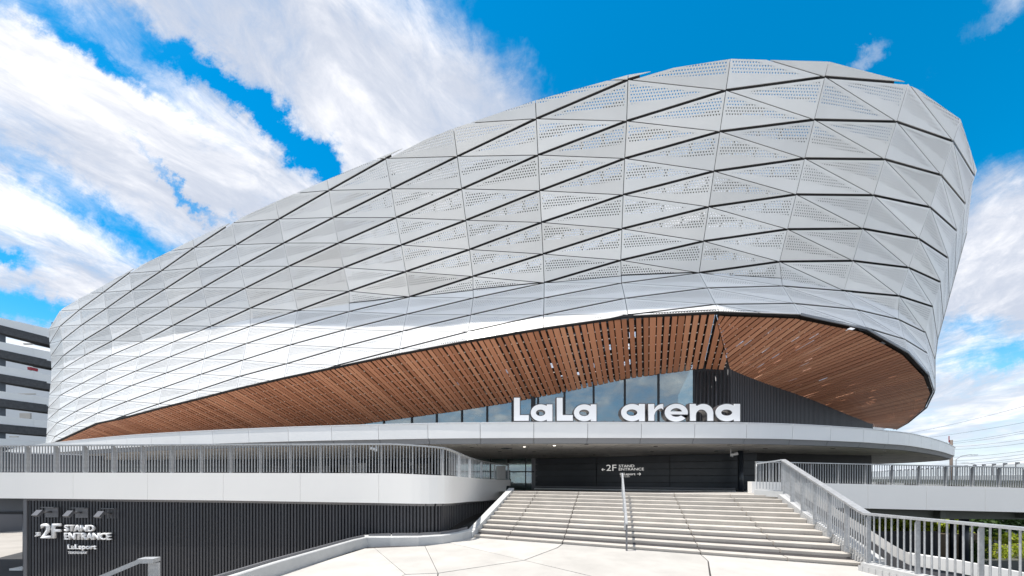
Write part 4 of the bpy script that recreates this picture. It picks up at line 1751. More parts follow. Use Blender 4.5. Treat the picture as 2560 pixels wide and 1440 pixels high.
# left stringer and right kerb of the stairs
def side_kerb(name, s0_, width, up, m_, parent, top_ext=0.0):
    mb = MB()
    A = J0 + EDIR * s0_ - STV * 0.9
    B = J11 + EDIR * s0_ + STV * 0.15
    e = EDIR * width
    zt_, zb_ = ZTOP + up, ZTOP - RISE * 11 - RISE * 0.2 + up
    mb.hexa([Vector((B.x, B.y, -0.3)), Vector((B.x, B.y, -0.3)) + e, Vector((A.x, A.y, -0.3)) + e, Vector((A.x, A.y, -0.3)),
             Vector((B.x, B.y, zb_)), Vector((B.x, B.y, zb_)) + e, Vector((A.x, A.y, zt_)) + e, Vector((A.x, A.y, zt_))])
    return mb.build(name, m_, parent)


side_kerb('stringer', S_L - 0.30, 0.29, 0.14, M['plinth'], stairs)
side_kerb('stringer', S_R + 0.03, 0.34, 0.17, M['kerbwhite'], stairs)
# fluted lining on the inner face of the right kerb
for k in range(56):
    t = (k + 0.5) / 56
    p = (J0 - STV * 0.3).lerp(J11 + STV * 1.0, t) + EDIR * (S_R + 0.018)
    z = ZTOP - RISE * 12.3 * t + 0.10
    mb = MB()
    mb.box((p.x, p.y, z - 0.14), (0.03, 0.062, 0.26), rz=math.atan2(STV.y, STV.x) + math.pi / 2)
    mb.build('kerb_flute', M['kerbwhite'], stairs)


# plaza: slabs with open joints over a dark bed
def G(px, py):
    D = CAMZ * FPX / (py - HY)
    return Vector((gx(px, D), D, 0))


plaza = MB()
plaza.prism([(-6.0, -8), (14, -8), (9.6, 5), (8.9, 8.3), (-1.2, 13.2), (-6, 12.5)], -0.5, -0.012)
plaza_o = tag(plaza.build('plaza', M['joint']), kind='structure')
a_ = G(912, 1371)
b_ = G(936, 1370)
c_ = G(1062, 1365)
d_ = G(1123, 1357.5)
e_ = Vector((J11.x, J11.y, 0)) + EDIR * (S_L - 0.2)
f_ = J11 + EDIR * -4.03
g_ = J11 + EDIR * -0.03
h_ = J11 + EDIR * (S_R + 0.3)
X1 = G(1310, 1400.5)
X2 = G(1095, 1433)
f2 = G(1394, 1369)
g2 = G(1770, 1402)
j1 = G(1014, 1436)
k1 = Vector((-5.05, 7.9, 0))
V2 = lambda x, y: Vector((x, y, 0))
n1, n2 = G(1477, 1440), G(1776, 1440)
for poly in [
    [a_, b_, j1, V2(-2.6, 6.9), V2(-5.25, 7.4)],
    [b_, c_, X2, j1],
    [c_, d_, X1, X2],
    [d_, e_, f_, f2, X1],
    [X2, X1, n1, V2(2.6, 4), V2(-1.0, 4)],
    [j1, X2, V2(-1.0, 4), V2(-1.6, 1), V2(-5.8, 1), V2(-5.25, 7.4), V2(-2.6, 6.9)],
    [f_, g_, g2, n2, V2(4.4, 4), V2(2.6, 4), n1, X1, f2],
    [g_, h_, V2(9.3, 5), V2(9.6, 1), V2(4.3, 1), V2(4.4, 4), n2, g2],
    [V2(-1.0, 4), V2(2.6, 4), V2(4.4, 4), V2(4.3, 1), V2(-1.6, 1)],
    [V2(-5.8, 1), V2(-1.6, 1), V2(4.3, 1), V2(9.6, 1), V2(13, -7.5), V2(-6, -7.5)],
]:
    c = sum(poly, Vector()) / len(poly)
    P_ = [Vector((p.x + (c.x - p.x) / max((c - p).length, 0.1) * 0.02, p.y + (c.y - p.y) / max((c - p).length, 0.1) * 0.02, 0)) for p in poly]
    ar = sum(P_[k].x * P_[(k + 1) % len(P_)].y - P_[(k + 1) % len(P_)].x * P_[k].y for k in range(len(P_)))
    if ar < 0:
        P_ = P_[::-1]
    mb = MB()
    mb.prism([(p.x, p.y) for p in P_], -0.10, 0.0)
    mb.build('paving_slab', M['paving'], plaza_o)

# ------------------------------------------------------------------ centre handrail on the stairs
ch_ = tag(empty('stair_handrail', (3.4, 10.1, 0)), 'flat galvanised handrail running up the middle of the stairs', 'handrail')
A, B = Vector((3.4, 10.12, 0.80)), Vector((4.62, 14.3, 2.36))
mb = MB()
mb.bar(A, B, 0.066, 0.045)
mb.bar(B, B + Vector((0.10, 0.34, 0.0)), 0.066, 0.045)
mb.build('rail', M['galv'], ch_)
for t in (0.012, 0.34, 0.67, 0.99):
    p = A.lerp(B, t)
    zb_ = max(0.0, ZTOP - RISE * 11 * (1 - t) - 0.14)
    mb = MB()
    mb.box((p.x, p.y, (p.z + zb_) / 2 - 0.02), (0.055, 0.03, p.z - zb_), rz=-0.28)
    mb.build('post', M['trim'] if t < 0.1 else M['galv'], ch_)


# ------------------------------------------------------------------ railings
BAL = MB()
BAL.tube([(0, 0, 0), (0, 0, 1.0)], 0.0155, 6, cap=False)
BAL_ME = BAL.mesh('baluster', M['galv'], smooth=True)


def post_mesh(h, thick=0.022, deep=0.105):
    mb = MB()
    # flat plate with one splayed top corner; x along the rail, y across
    x = thick / 2
    y0, y1 = -deep / 2, deep / 2
    prof_ = [(y0, 0), (y1, 0), (y1, h - 0.10), (y1 - 0.055, h), (y0, h)]
    n5 = 5
    mb.v = [(-x, y, z) for y, z in prof_] + [(x, y, z) for y, z in prof_]
    mb.f = [tuple(reversed(range(5))), tuple(range(5, 10))]
    for q in range(5):
        r_ = (q + 1) % 5
        mb.f.append((q, r_, 5 + r_, 5 + q))
    mb.mi = [0] * 7
    return mb.mesh('post', M['galv'])


def railing(thing, base, top, s0_, s1_, post_gap, nbal, rail_w=0.15, rail_t=0.045, post_from=0.0, bolts=False, foot=0.0, bal_foot=0.03, first=True):
    """base, top: Paths with the same plan; posts every post_gap, nbal balusters between"""
    n = max(1, int(round((s1_ - s0_) / post_gap)))
    gap_ = (s1_ - s0_) / n
    for k in range(n + 1):
        s = s0_ + gap_ * k
        mk = first or k > 0
        fr = s / base.L
        p, q = base.at(s), top.at(fr * top.L)
        d = base.dir(min(max(s, 0.05), base.L - 0.05))
        rz = math.atan2(d.y, d.x)
        h = q.z - p.z - rail_t * 0.4 + foot
        po = None if not mk else put('post', post_mesh(h), thing, Matrix.Translation(p - Vector((0, 0, foot))) @ Matrix.Rotation(rz, 4, 'Z'))
        if bolts and po is not None:
            for zb_ in (0.05, 0.14):
                bm_ = MB()
                for sx in (-1, 1):
                    bm_.tube([(sx * 0.011, 0.0, zb_ - 0.02), (sx * 0.028, 0.0, zb_ - 0.02)], 0.016, 8)
                put('bolt', bm_.mesh('bolt', M['bolt'], smooth=False), po, Matrix.Translation(p - Vector((0, 0, foot)) + Vector((0, 0, 0.04))) @ Matrix.Rotation(rz, 4, 'Z'))
        if k < n:
            for j in range(nbal):
                s2 = s + gap_ * (j + 1) / (nbal + 1)
                p2, q2 = base.at(s2), top.at(s2 / base.L * top.L)
                h2 = q2.z - p2.z - rail_t * 0.4 - bal_foot
                put('baluster', BAL_ME, thing, Matrix.Translation(p2 + Vector((0, 0, bal_foot))) @ Matrix.Diagonal((1, 1, h2, 1)))
    # flat top rail, mitred along the path
    mb = MB()
    pts = [top.at(f * top.L) for f in np.linspace(s0_ / base.L, s1_ / base.L, 2 if len(top.p) == 2 else 60)] if len(top.p) > 6 else [p for p in top.p]
    secs = []
    for k, p in enumerate(pts):
        d = (pts[min(k + 1, len(pts) - 1)] - pts[max(k - 1, 0)])
        sd_ = Vector((d.y, -d.x, 0)).normalized() * rail_w / 2
        secs.append((p - sd_ - Vector((0, 0, rail_t)), p + sd_ - Vector((0, 0, rail_t)), p + sd_, p - sd_))
    for s_ in secs:
        mb.v += [tuple(x) for x in s_]
    for k in range(len(secs) - 1):
        for q in range(4):
            r_ = (q + 1) % 4
            mb.f.append((4 * k + q, 4 * k + r_, 4 * k + 4 + r_, 4 * k + 4 + q))
    mb.f += [(3, 2, 1, 0), tuple(4 * (len(secs) - 1) + q for q in range(4))]
    mb.mi = [0] * len(mb.f)
    recalc(mb.build('top_rail', M['galv'], thing))


def resamp(pts, n):
    P_ = Path(pts)
    return [P_.at(P_.L * k / (n - 1)) for k in range(n)]


# --- left footbridge: white parapet, railing on top
LP = [(-20.5, 11.95), (-16, 11.85), (-10, 11.6), (-6, 11.4), (-3.9, 11.28), (-3.0, 11.27), (-2.45, 11.45), (-2.18, 11.95), (-2.08, 13.0), (-1.92, 15.6), (-1.58, 18.0), (-0.95, 20.3), (-0.1, 22.5)]
lp = [(p.x, p.y) for p in crom([(x, y, 0) for x, y in LP], 6)]
LPP = Path([(x, y, 0) for x, y in lp])


def lerp_tab(x, tab):
    return float(np.interp(x, [t[0] for t in tab], [t[1] for t in tab]))


Sof = lambda xy: min(range(len(LPP.p)), key=lambda k: (LPP.p[k] - Vector((xy[0], xy[1], 0))).length)
s_of = lambda xy: LPP.s[Sof(xy)]
T_TOP = [(0, 0.20), (s_of((-10, 11.6)), 0.175), (s_of((-3.9, 11.28)), 0.155), (s_of((-2.45, 11.45)), 0.09), (s_of((-1.92, 15.6)), 0.02), (s_of((-1.58, 18)), -0.04), (LPP.L, -0.13)]
T_BOT = [(0, -0.69), (s_of((-10, 11.6)), -0.76), (s_of((-3.9, 11.28)), -0.835), (s_of((-2.45, 11.45)), -0.86), (s_of((-1.92, 15.6)), -1.08), (s_of((-1.58, 18)), -1.22), (LPP.L, -1.36)]
T_RAIL = [(0, 1.155), (s_of((-10, 11.6)), 1.17), (s_of((-3.9, 11.28)), 1.155), (s_of((-2.45, 11.45)), 1.06), (s_of((-1.92, 15.6)), 0.98), (s_of((-1.58, 18)), 0.93), (LPP.L, 0.86)]
bridge = tag(empty('left_footbridge', (-11, 12, CAMZ - 0.8)), 'white parapet of the footbridge above the charcoal ribbed wall, left of the stairs', 'parapet')
NPB = 11
cutsP = [LPP.L * 0.0]
edges = [0, 2.6, 5.3, 8.0, 10.7, 13.4, 16.1, s_of((-2.45, 11.45)) + 2.2, s_of((-2.45, 11.45)) + 6.5, LPP.L]
for a, b in zip(edges, edges[1:]):
    mb = MB()
    ss_ = list(np.linspace(a + 0.004, b - 0.004, 16))
    ring = []
    for s in ss_:
        p = LPP.at(s)
        d = LPP.dir(min(max(s, .05), LPP.L - .05))
        n_ = Vector((-d.y, d.x, 0))
        zt_, zb_ = CAMZ + lerp_tab(s, T_TOP), CAMZ + lerp_tab(s, T_BOT)
        if s > LPP.L - 0.9:
            zb_ = CAMZ - 0.5
        ring.append([Vector((p.x, p.y, zb_)), Vector((p.x, p.y, zt_)), p + n_ * 0.30 + Vector((0, 0, zt_)), p + n_ * 0.30 + Vector((0, 0, zb_))])
    for r_ in ring:
        mb.v += [tuple(x) for x in r_]
    for k in range(len(ring) - 1):
        for q in range(4):
            r_ = (q + 1) % 4
            mb.f.append((4 * k + q, 4 * k + r_, 4 * k + 4 + r_, 4 * k + 4 + q))
    mb.f += [(0, 1, 2, 3), tuple(4 * (len(ring) - 1) + q for q in (3, 2, 1, 0))]
    mb.mi = [0] * len(mb.f)
    o = recalc(mb.build('parapet_panel', M['parapet'], bridge))
mb = MB()
dk = [(p.x - 0.1, p.y + 0.28) for p in LPP.p if p.x < -3.2]
mb.prism(dk + [(-2.55, 12.2), (-2.4, 13.5), (-2.3, 16), (-20.5, 16.3)], CAMZ - 0.66, CAMZ - 0.12)
recalc(mb.build('deck', M['concrete'], bridge))
basep = [LPP.p[k] + Vector((-LPP.dir(LPP.s[k] + .01).y * 0.13, LPP.dir(LPP.s[k] + .01).x * 0.13, CAMZ + lerp_tab(LPP.s[k], T_TOP))) for k in range(len(LPP.p))]
topp = [Vector((p.x, p.y, CAMZ + lerp_tab(LPP.s[k], T_RAIL))) for k, p in enumerate(basep)]
n_rs = 160
BP = Path(resamp(basep, n_rs))
TPt = [Vector((p.x, p.y, 0)) for p in BP.p]
_ts = [LPP.s[k] for k in range(len(LPP.p))]
TP = Path([Vector((p.x, p.y, CAMZ + lerp_tab(LPP.L * k / (n_rs - 1), T_RAIL))) for k, p in enumerate(BP.p)])
lrail = tag(empty('left_railing', (-11, 12, CAMZ + 0.2)), 'galvanised railing with upright bars along the top of the left white parapet', 'railing')
s_c = min(np.linspace(0, BP.L, 800), key=lambda s: (BP.at(s) - Vector((-2.3, 11.7, BP.at(s).z))).length)
railing(lrail, BP, TP, 0.3, s_c, 1.05, 9, 0.15, 0.045)
railing(lrail, BP, TP, s_c, BP.L - 0.05, 2.15, 7, 0.15, 0.045, first=False)
# grey plate fixed to the far end of that railing
mb = MB()
A, B = BP.at(BP.L - 2.4), BP.at(BP.L - 1.0)
off = Vector((0.2, -0.08, 0))
mb.hexa([A + off + Vector((0, 0, 0.02)), B + off + Vector((0, 0, 0.02)), B + off + Vector((-.03, .01, 0.02)), A + off + Vector((-.03, .01, 0.02)),
         A + off + Vector((0, 0, 0.80)), B + off + Vector((0, 0, 0.88)), B + off + Vector((-.03, .01, 0.88)), A + off + Vector((-.03, .01, 0.80))])
mb.build('end_plate', M['plinth'], lrail)
# cctv on the bridge
def cctv(name, c, label, s=1.0, flip=1):
    t = tag(empty(name, c), label, 'camera', 'security cameras')
    mb = MB()
    mb.tube([c + Vector((-0.14 * flip * s, 0, 0.42 * s)), c + Vector((-0.14 * flip * s, 0, -0.08 * s)), c + Vector((-0.02 * flip * s, 0, -0.10 * s))], 0.035 * s, 8)
    mb.build('bracket', M['cctv'], t, smooth=True)
    mb = MB()
    mb.tube([c + Vector((-0.10 * flip * s, 0.05, -0.0)), c + Vector((0.20 * flip * s, -0.12 * s, 0.07 * s))], 0.085 * s, 12)
    b = mb.build('housing', M['cctv'], t, smooth=False)
    mb = MB()
    mb.tube([c + Vector((0.20 * flip * s, -0.12 * s, 0.07 * s)), c + Vector((0.212 * flip * s, -0.128 * s, 0.0725 * s))], 0.06 * s, 12)
    mb.build('lens', M['lens'], b)
    return t


cctv('security_camera', pt(1833, 1137, 20.0), 'white security camera hanging from the canopy ceiling beside the black column', 1.0)
cctv('security_camera', pt(936, 1124, 17.6), 'white security camera seen between the bars of the left railing', 0.9, -1)

# --- charcoal ribbed wall below the bridge
rw = tag(empty('ribbed_wall', (-11, 12.3, -1.2)), 'charcoal wall of upright metal ribs below the left parapet with the raised white sign', 'wall')
RW0 = 17.1
idx = [k for k in range(len(LPP.p)) if LPP.p[k].x > -17.15]
wp_pts = []
for k in idx:
    d = LPP.dir(min(max(LPP.s[k], .05), LPP.L - .05))
    n_ = Vector((-d.y, d.x, 0))
    p = LPP.p[k] + n_ * 0.26
    if p.y > 21.5:
        break
    wp_pts.append(p)
wp_pts[0] = Vector((-17.1, wp_pts[0].y, 0))
RWP = Path(wp_pts)


def rw_top(s):
    p = RWP.at(s)
    return CAMZ + lerp_tab(s_of((p.x, p.y)), T_BOT) + 0.02


def rw_bot(p):
    # foot of the wall: lower pavement, then the plinth of the plaza and the stair stringer
    if p.x < -4.85:
        return -1.4
    return 0.30


mb = MB()
ss_ = np.linspace(0, RWP.L, 90)
for a, b in zip(ss_, ss_[1:]):
    A, B = RWP.at(a), RWP.at(b)
    za, zb_ = rw_top(a), rw_top(b)
    bo = min(rw_bot(A), rw_bot(B))
    mb.quad((A.x, A.y, -1.4 if bo < 0 else 0.0), (B.x, B.y, -1.4 if bo < 0 else 0.0), (B.x, B.y, zb_), (A.x, A.y, za))
core = mb.build('wall_core', M['darkback'], rw)
s_t = min(np.linspace(0, RWP.L, 600), key=lambda s: abs(RWP.at(s).y - 12.2) + (9 if RWP.at(s).x < -3 else 0))
rib_s = [(s_t * (k + 0.5) / int(s_t / 0.112), 0.062) for k in range(int(s_t / 0.112))]
rib_s += [(s_t + (RWP.L - s_t) * (k + 0.5) / int((RWP.L - s_t) / 0.30), 0.15) for k in range(int((RWP.L - s_t) / 0.30))]
for s, wr in rib_s:
    p = RWP.at(s)
    d = RWP.dir(min(max(s, .05), RWP.L - .05))
    n_ = Vector((-d.y, d.x, 0))
    c = p - n_ * 0.035
    zt_ = rw_top(s) - 0.10
    zb_ = rw_bot(p) - (0.0 if p.x > -4.85 else 0)
    mb = MB()
    mb.box((c.x, c.y, (zt_ + zb_) / 2), (wr, 0.07, zt_ - zb_), rz=math.atan2(d.y, d.x))
    mb.build('wall_rib', M['darkrib'], rw)
mb = MB()
for a, b in zip(ss_, ss_[1:]):
    A, B = RWP.at(a), RWP.at(b)
    d = (B - A).normalized()
    n_ = Vector((-d.y, d.x, 0))
    za, zb_ = rw_top(a), rw_top(b)
    o = -n_ * 0.09
    mb.quad(Vector((A.x, A.y, za - 0.11)) + o, Vector((B.x, B.y, zb_ - 0.11)) + o, Vector((B.x, B.y, zb_)) + o * 1.5, Vector((A.x, A.y, za)) + o * 1.5)
    mb.quad(Vector((A.x, A.y, za - 0.11)) + o, Vector((A.x, A.y, za - 0.11)), Vector((B.x, B.y, zb_ - 0.11)), Vector((B.x, B.y, zb_ - 0.11)) + o)
mb.build('head_trim', M['trim'], rw)
mb = MB()
mb.box((-17.16, RWP.at(0).y - 0.04, (CAMZ - 0.7 - 1.4) / 2), (0.12, 0.14, CAMZ - 0.7 + 1.4))
mb.quad((-17.15, RWP.at(0).y, -1.4), (-17.15, 15.6, -1.4), (-17.15, 15.6, CAMZ - .7), (-17.15, RWP.at(0).y, CAMZ - .7))
mb.build('corner_trim', M['trim'], rw)

# plinth / kerb along the wall and down the edge of the plaza
pl = tag(empty('plaza_kerb', (-4.7, 10.6, 0)), 'low grey concrete kerb bounding the plaza below the ribbed wall', 'kerb')
kp = [p + Vector((0, 0, 0)) for p in [Vector((-5.55, 4.0, 0)), Vector((-5.2, 7.55, 0)), Vector((-4.72, 10.3, 0)), Vector((-4.55, 10.75, 0)), Vector((-3.9, 10.92, 0)), Vector((-3.0, 10.98, 0)), Vector((-2.3, 11.25, 0)), Vector((-1.72, 11.9, 0)), Vector((-1.45, 12.55, 0))]]
mb = MB()
rg = []
for k, p in enumerate(kp):
    d = (kp[min(k + 1, len(kp) - 1)] - kp[max(k - 1, 0)]).normalized()
    n_ = Vector((-d.y, d.x, 0))
    h = 0.31 if k < 4 else 0.28
    w = 0.12 if k < 3 else 0.5
    rg.append([p + Vector((0, 0, -1.2)), p + Vector((0, 0, h - 0.02)), p + n_ * 0.02 + Vector((0, 0, h)), p + n_ * w + Vector((0, 0, h)), p + n_ * w + Vector((0, 0, -1.2))])
for r_ in rg:
    mb.v += [tuple(x) for x in r_]
for k in range(len(rg) - 1):
    for q in range(5):
        r_ = (q + 1) % 5
        mb.f.append((5 * k + q, 5 * k + r_, 5 * k + 5 + r_, 5 * k + 5 + q))
mb.f += [(0, 1, 2, 3, 4), tuple(5 * (len(rg) - 1) + q for q in (4, 3, 2, 1, 0))]
mb.mi = [0] * len(mb.f)
recalc(mb.build('kerb_body', M['plinth'], pl))
# dark flashing along the head of the kerb where it meets the ribs
mb = MB()
for k in range(len(kp) - 1):
    a, b = kp[k], kp[k + 1]
    d = (b - a).normalized()
    n_ = Vector((-d.y, d.x, 0))
    w = 0.15 if k < 3 else 0.24
    h = 0.32 if k < 3 else 0.32
    mb.bar(a + n_ * w + Vector((0, 0, h)), b + n_ * w + Vector((0, 0, h)), 0.06, 0.09)
mb.build('kerb_flashing', M['trim'], pl)

# --- raised sign and spotlights on the ribbed wall
def rwp_pt(px, py, off=0.10):
    # ribbed wall front plane near the sign
    D = RWP.at(2.0).y - off
    return pt(px, py, D)


ws = tag(empty('ribbed_wall_sign', rwp_pt(190, 1345)), 'raised white 2F STAND ENTRANCE and LaLaport TOKYO-BAY lettering on the ribbed wall', 'sign')
ex = Vector((1, -0.035, 0))
fit_text('2F', 107.5, 158, 1308, 1345, ws, M['letter'], rwp_pt, ex, 0.07, 0.016)
fit_text('STAND', 166.5, 243, 1311.5, 1328, ws, M['letter'], rwp_pt, ex, 0.07, 0.02, spacing=0.98)
fit_text('ENTRANCE', 166.5, 286, 1331, 1348.5, ws, M['letter'], rwp_pt, ex, 0.07, 0.02, spacing=0.98)
fit_text('LaLaport', 173, 247, 1360, 1376, ws, M['letter'], rwp_pt, ex, 0.05, 0.016)
fit_text('TOKYO-BAY', 173, 222, 1378, 1384, ws, M['letter'], rwp_pt, ex, 0.04, 0.0)
arrow(ws, rwp_pt, 97.5, 1336, 6.5, 42, ex, M['letter'], 0.06, 0.20)
for n_, (px, py, which) in enumerate([(129, 1281, 'leftmost of the three black spotlights above the ribbed wall sign'), (204, 1282.5, 'middle one of the three black spotlights above the ribbed wall sign'), (279, 1284, 'rightmost of the three black spotlights above the ribbed wall sign')]):
    c = rwp_pt(px, py, 0.08)
    t = tag(empty('spotlight', c), which, 'spotlight', 'spotlights above the ribbed wall sign')
    mb = MB()
    mb.box(c + Vector((0.02, 0.0, 0)), (0.44, 0.03, 0.34))
    mb.box(c + Vector((0.0, -0.06, 0.185)), (0.46, 0.12, 0.02))
    pl_ = mb.build('mount_plate', M['trim'], t)
    mb = MB()
    mb.tube([c + Vector((0, -0.02, 0.02)), c + Vector((-0.02, -0.26, 0.04))], 0.035, 10)
    mb.build('arm', M['trim'], t, smooth=True)
    mb = MB()
    mb.box(c + Vector((-0.03, -0.32, 0.0)), (0.20, 0.22, 0.09), rx=R(52))
    hd = mb.build('lamp_head', M['trim'], t)
    mb = MB()
    mb.box(c + Vector((-0.03, -0.32 + 0.036, -0.029)), (0.15, 0.17, 0.02), rx=R(52))
    mb.build('lamp_lens', M['lens'], hd)

# --- galvanised handrail end at the lower left
lh = tag(empty('lower_handrail', (gx(385, 5.6), 5.6, -0.5)), 'end of a flat galvanised handrail rising at the lower left corner', 'handrail')
A = pt(392, 1400, 5.5)
B = pt(352, 1400.5, 5.45)
C_ = pt(120, 1500, 5.0)
mb = MB()
mb.bar(B, A, 0.16, 0.07)
mb.bar(C_, B + Vector((0.01, 0, -0.002)), 0.16, 0.068)
mb.build('rail', M['galv'], lh)
mb = MB()
p = pt(385, 1402, 5.5)
mb.box((p.x, p.y, (p.z - 1.36) / 2 - 0.03), (0.17, 0.03, p.z + 1.36))
mb.build('post', M['galv'], lh)

# ================================================================== right-hand side
# railing along the right side of the stairs and on along the plaza edge
KN = Vector((8.25, 7.95, 0))
TOPR = J0 + EDIR * (S_R + 0.18)
TURN = TOPR + EDIR * -0.62 + Vector((-.05, .25, 0))
endp = Vector((8.55, 3.2, 0))
srail = tag(empty('stair_side_railing', (8.4, 8, 0)), 'galvanised railing with upright bars climbing the right side of the stairs', 'railing')
b0 = [endp + Vector((0, 0, 0.20)), Vector((8.42, 5.6, 0.20)), KN + Vector((0, 0, 0.22)), Vector((TOPR.x, TOPR.y, ZTOP + 0.16))]
t0 = [endp + Vector((0, 0, 1.36)), Vector((8.42, 5.6, 1.36)), KN + Vector((0, 0, 1.36)), Vector((TOPR.x, TOPR.y, CAMZ + 0.70))]
# equalise the parameter of both paths: build them from matching stations
def stations(P_, n=40):
    out = []
    for a, b in zip(P_, P_[1:]):
        for k in range(n):
            out.append(a.lerp(b, k / n))
    return out + [P_[-1]]


class Pair(Path):
    """top path evaluated at the base path's stations"""
    def __init__(self, base, tops):
        self.b, self.t = base, tops
        self.p = tops
        self.L = base.L

    def at(self, s):
        s = min(max(s, 0), self.L)
        for i in range(len(self.b.p) - 1):
            if s <= self.b.s[i + 1] + 1e-9:
                t = (s - self.b.s[i]) / max(self.b.s[i + 1] - self.b.s[i], 1e-9)
                return self.t[i].lerp(self.t[i + 1], t)
        return self.t[-1].copy()


SB = Path(stations(b0, 12))
ST = Pair(SB, stations(t0, 12))
railing(srail, SB, ST, 0.2, SB.L, 0.92, 7, 0.17, 0.05, bolts=True, foot=0.16)
# short return at the head of the stairs
r2 = Path([Vector((TOPR.x, TOPR.y, ZTOP + 0.16)), Vector((TURN.x, TURN.y, ZTOP + 0.22))])
r2t = Pair(r2, [Vector((TOPR.x, TOPR.y, CAMZ + 0.70)), Vector((TURN.x, TURN.y, CAMZ + 0.58))])
railing(srail, r2, r2t, 0.10, r2.L, 0.7, 6, 0.17, 0.05)
mb = MB()
mb.bar((TOPR.x, TOPR.y, ZTOP + 0.03), (TURN.x - .1, TURN.y, ZTOP + 0.08), 0.2, 0.22)
mb.build('return_kerb', M['plinth'], srail)
# kerb below the level part of that railing
kb = tag(empty('plaza_edge_kerb', (8.5, 5.5, 0)), 'white kerb with fluted face below the right railing at the plaza edge', 'kerb')
mb = MB()
for a, b in zip([endp, Vector((8.42, 5.6, 0)), KN], [Vector((8.42, 5.6, 0)), KN, J11 + EDIR * (S_R + 0.2) + STV * 0.4]):
    mb.hexa([a + Vector((-0.13, 0, -1.2)), a + Vector((0.17, 0, -1.2)), b + Vector((0.17, 0, -1.2)), b + Vector((-0.13, 0, -1.2)),
             a + Vector((-0.13, 0, 0.20)), a + Vector((0.17, 0, 0.20)), b + Vector((0.17, 0, 0.20)), b + Vector((-0.13, 0, 0.20))])
kbo = mb.build('kerb_body', M['kerbwhite'], kb)
for k in range(36):
    p = KN.lerp(endp, k / 36)
    mb = MB()
    mb.box((p.x - 0.133, p.y, 0.06), (0.014, 0.09, 0.14))
    mb.build('kerb_flute', M['kerbwhite'], kb)

# right footbridge behind: parapet, railing, beams
def par_r(px0, px1, D0, D1, yt0, yt1, yb0, yb1):
    A, B = pt(px0, yt0, D0), pt(px1, yt1, D1)
    A2, B2 = pt(px0, yb0, D0), pt(px1, yb1, D1)
    return A, B, A2, B2


rb = tag(empty('right_footbridge', (20, 16.2, 0)), 'white parapet of the footbridge running off behind the stair railing at the right', 'parapet')
xs = [1880, 2170, 2316, 2463, 2612, 2760, 2910]
for a, b in zip(xs, xs[1:]):
    f = lambda x, y0, sl: y0 + (x - 2160) * sl
    A, B, A2, B2 = par_r(a + 0.3, b - 0.3, 15.9 + (a - 1880) * .0005, 15.9 + (b - 1880) * .0005, f(a, 1210.3, .0235), f(b, 1210.3, .0235), f(a, 1271, .0245), f(b, 1271, .0245))
    if a == 1880:
        A2, B2 = Vector((A.x, A.y, A2.z)), B2
    t = Vector((0, 0.3, 0))
    mb = MB()
    mb.hexa([A2, B2, B2 + t, A2 + t, A, B, B + t, A + t])
    mb.build('parapet_panel', M['parapet'], rb)
A, B = pt(1900, 1222, 16.2), pt(2900, 1240, 16.6)
mb = MB()
mb.prism([(A.x, 16.25), (B.x, 16.75), (B.x, 21), (A.x, 21)], CAMZ - 1.3, CAMZ - 0.9)
mb.build('deck', M['beam'], rb)
for (y0, dpth) in ((16.9, 0.55), (18.6, 0.55), (20.4, 0.6)):
    mb = MB()
    mb.bar((A.x + 1.5, y0, CAMZ - 1.60 - .1), (B.x + 3, y0 + 0.5, CAMZ - 1.75 - .1), 0.35, dpth)
    mb.build('girder', M['beam'], rb)
for k in range(5):
    x = A.x + 5 + k * 4.2
    mb = MB()
    mb.bar((x, 16.6, CAMZ - 1.72), (x + .2, 20.9, CAMZ - 1.72), 0.25, 0.5)
    mb.build('cross_beam', M['beam'], rb)
rrail = tag(empty('right_railing', (20, 16.3, CAMZ - 0.3)), 'galvanised railing with upright bars on the right footbridge parapet', 'railing')
A, B = pt(1890, 1204.5, 16.05), pt(2760, 1225, 16.45)
A1, B1 = pt(1890, 1153.5, 16.05), pt(2760, 1172.5, 16.45)
RB_, = (Path([A, B]),)
RT_ = Pair(RB_, [A1, B1])
railing(rrail, RB_, RT_, 0.0, RB_.L, 1.32, 10, 0.15, 0.045)

# lower ramp with white shaded parapet beyond the stair railing
ramp = tag(empty('lower_ramp', (11.5, 10, -1.5)), 'lower flight with white side band descending beyond the right stair railing', 'ramp')
RP = [pt(1985, 1206, 13.6), pt(2165, 1318, 10.2), pt(2232, 1362, 9.4), pt(2275, 1384, 8.9), pt(2400, 1402, 8.2), pt(2600, 1440, 7.4), pt(2800, 1490, 6.6)]
mb = MB()
mb2 = MB()
for a, b in zip(RP, RP[1:]):
    h1, h2 = Vector((0, 0, 0.30)), Vector((0, 0, 1.6))
    mb.hexa([a - h1, b - h1, b - h1 + Vector((.1, .25, 0)), a - h1 + Vector((.1, .25, 0)), a, b, b + Vector((.1, .25, 0)), a + Vector((.1, .25, 0))])
    mb2.hexa([a - h2 + Vector((0, .05, 0)), b - h2 + Vector((0, .05, 0)), b - h2 + Vector((.1, .2, 0)), a - h2 + Vector((.1, .2, 0)),
              a - h1 + Vector((0, .05, 0)), b - h1 + Vector((0, .05, 0)), b - h1 + Vector((.1, .2, 0)), a - h1 + Vector((.1, .2, 0))])
mb.build('side_band', M['parapet'], ramp)
mb2.build('dark_flank', M['trim'], ramp)

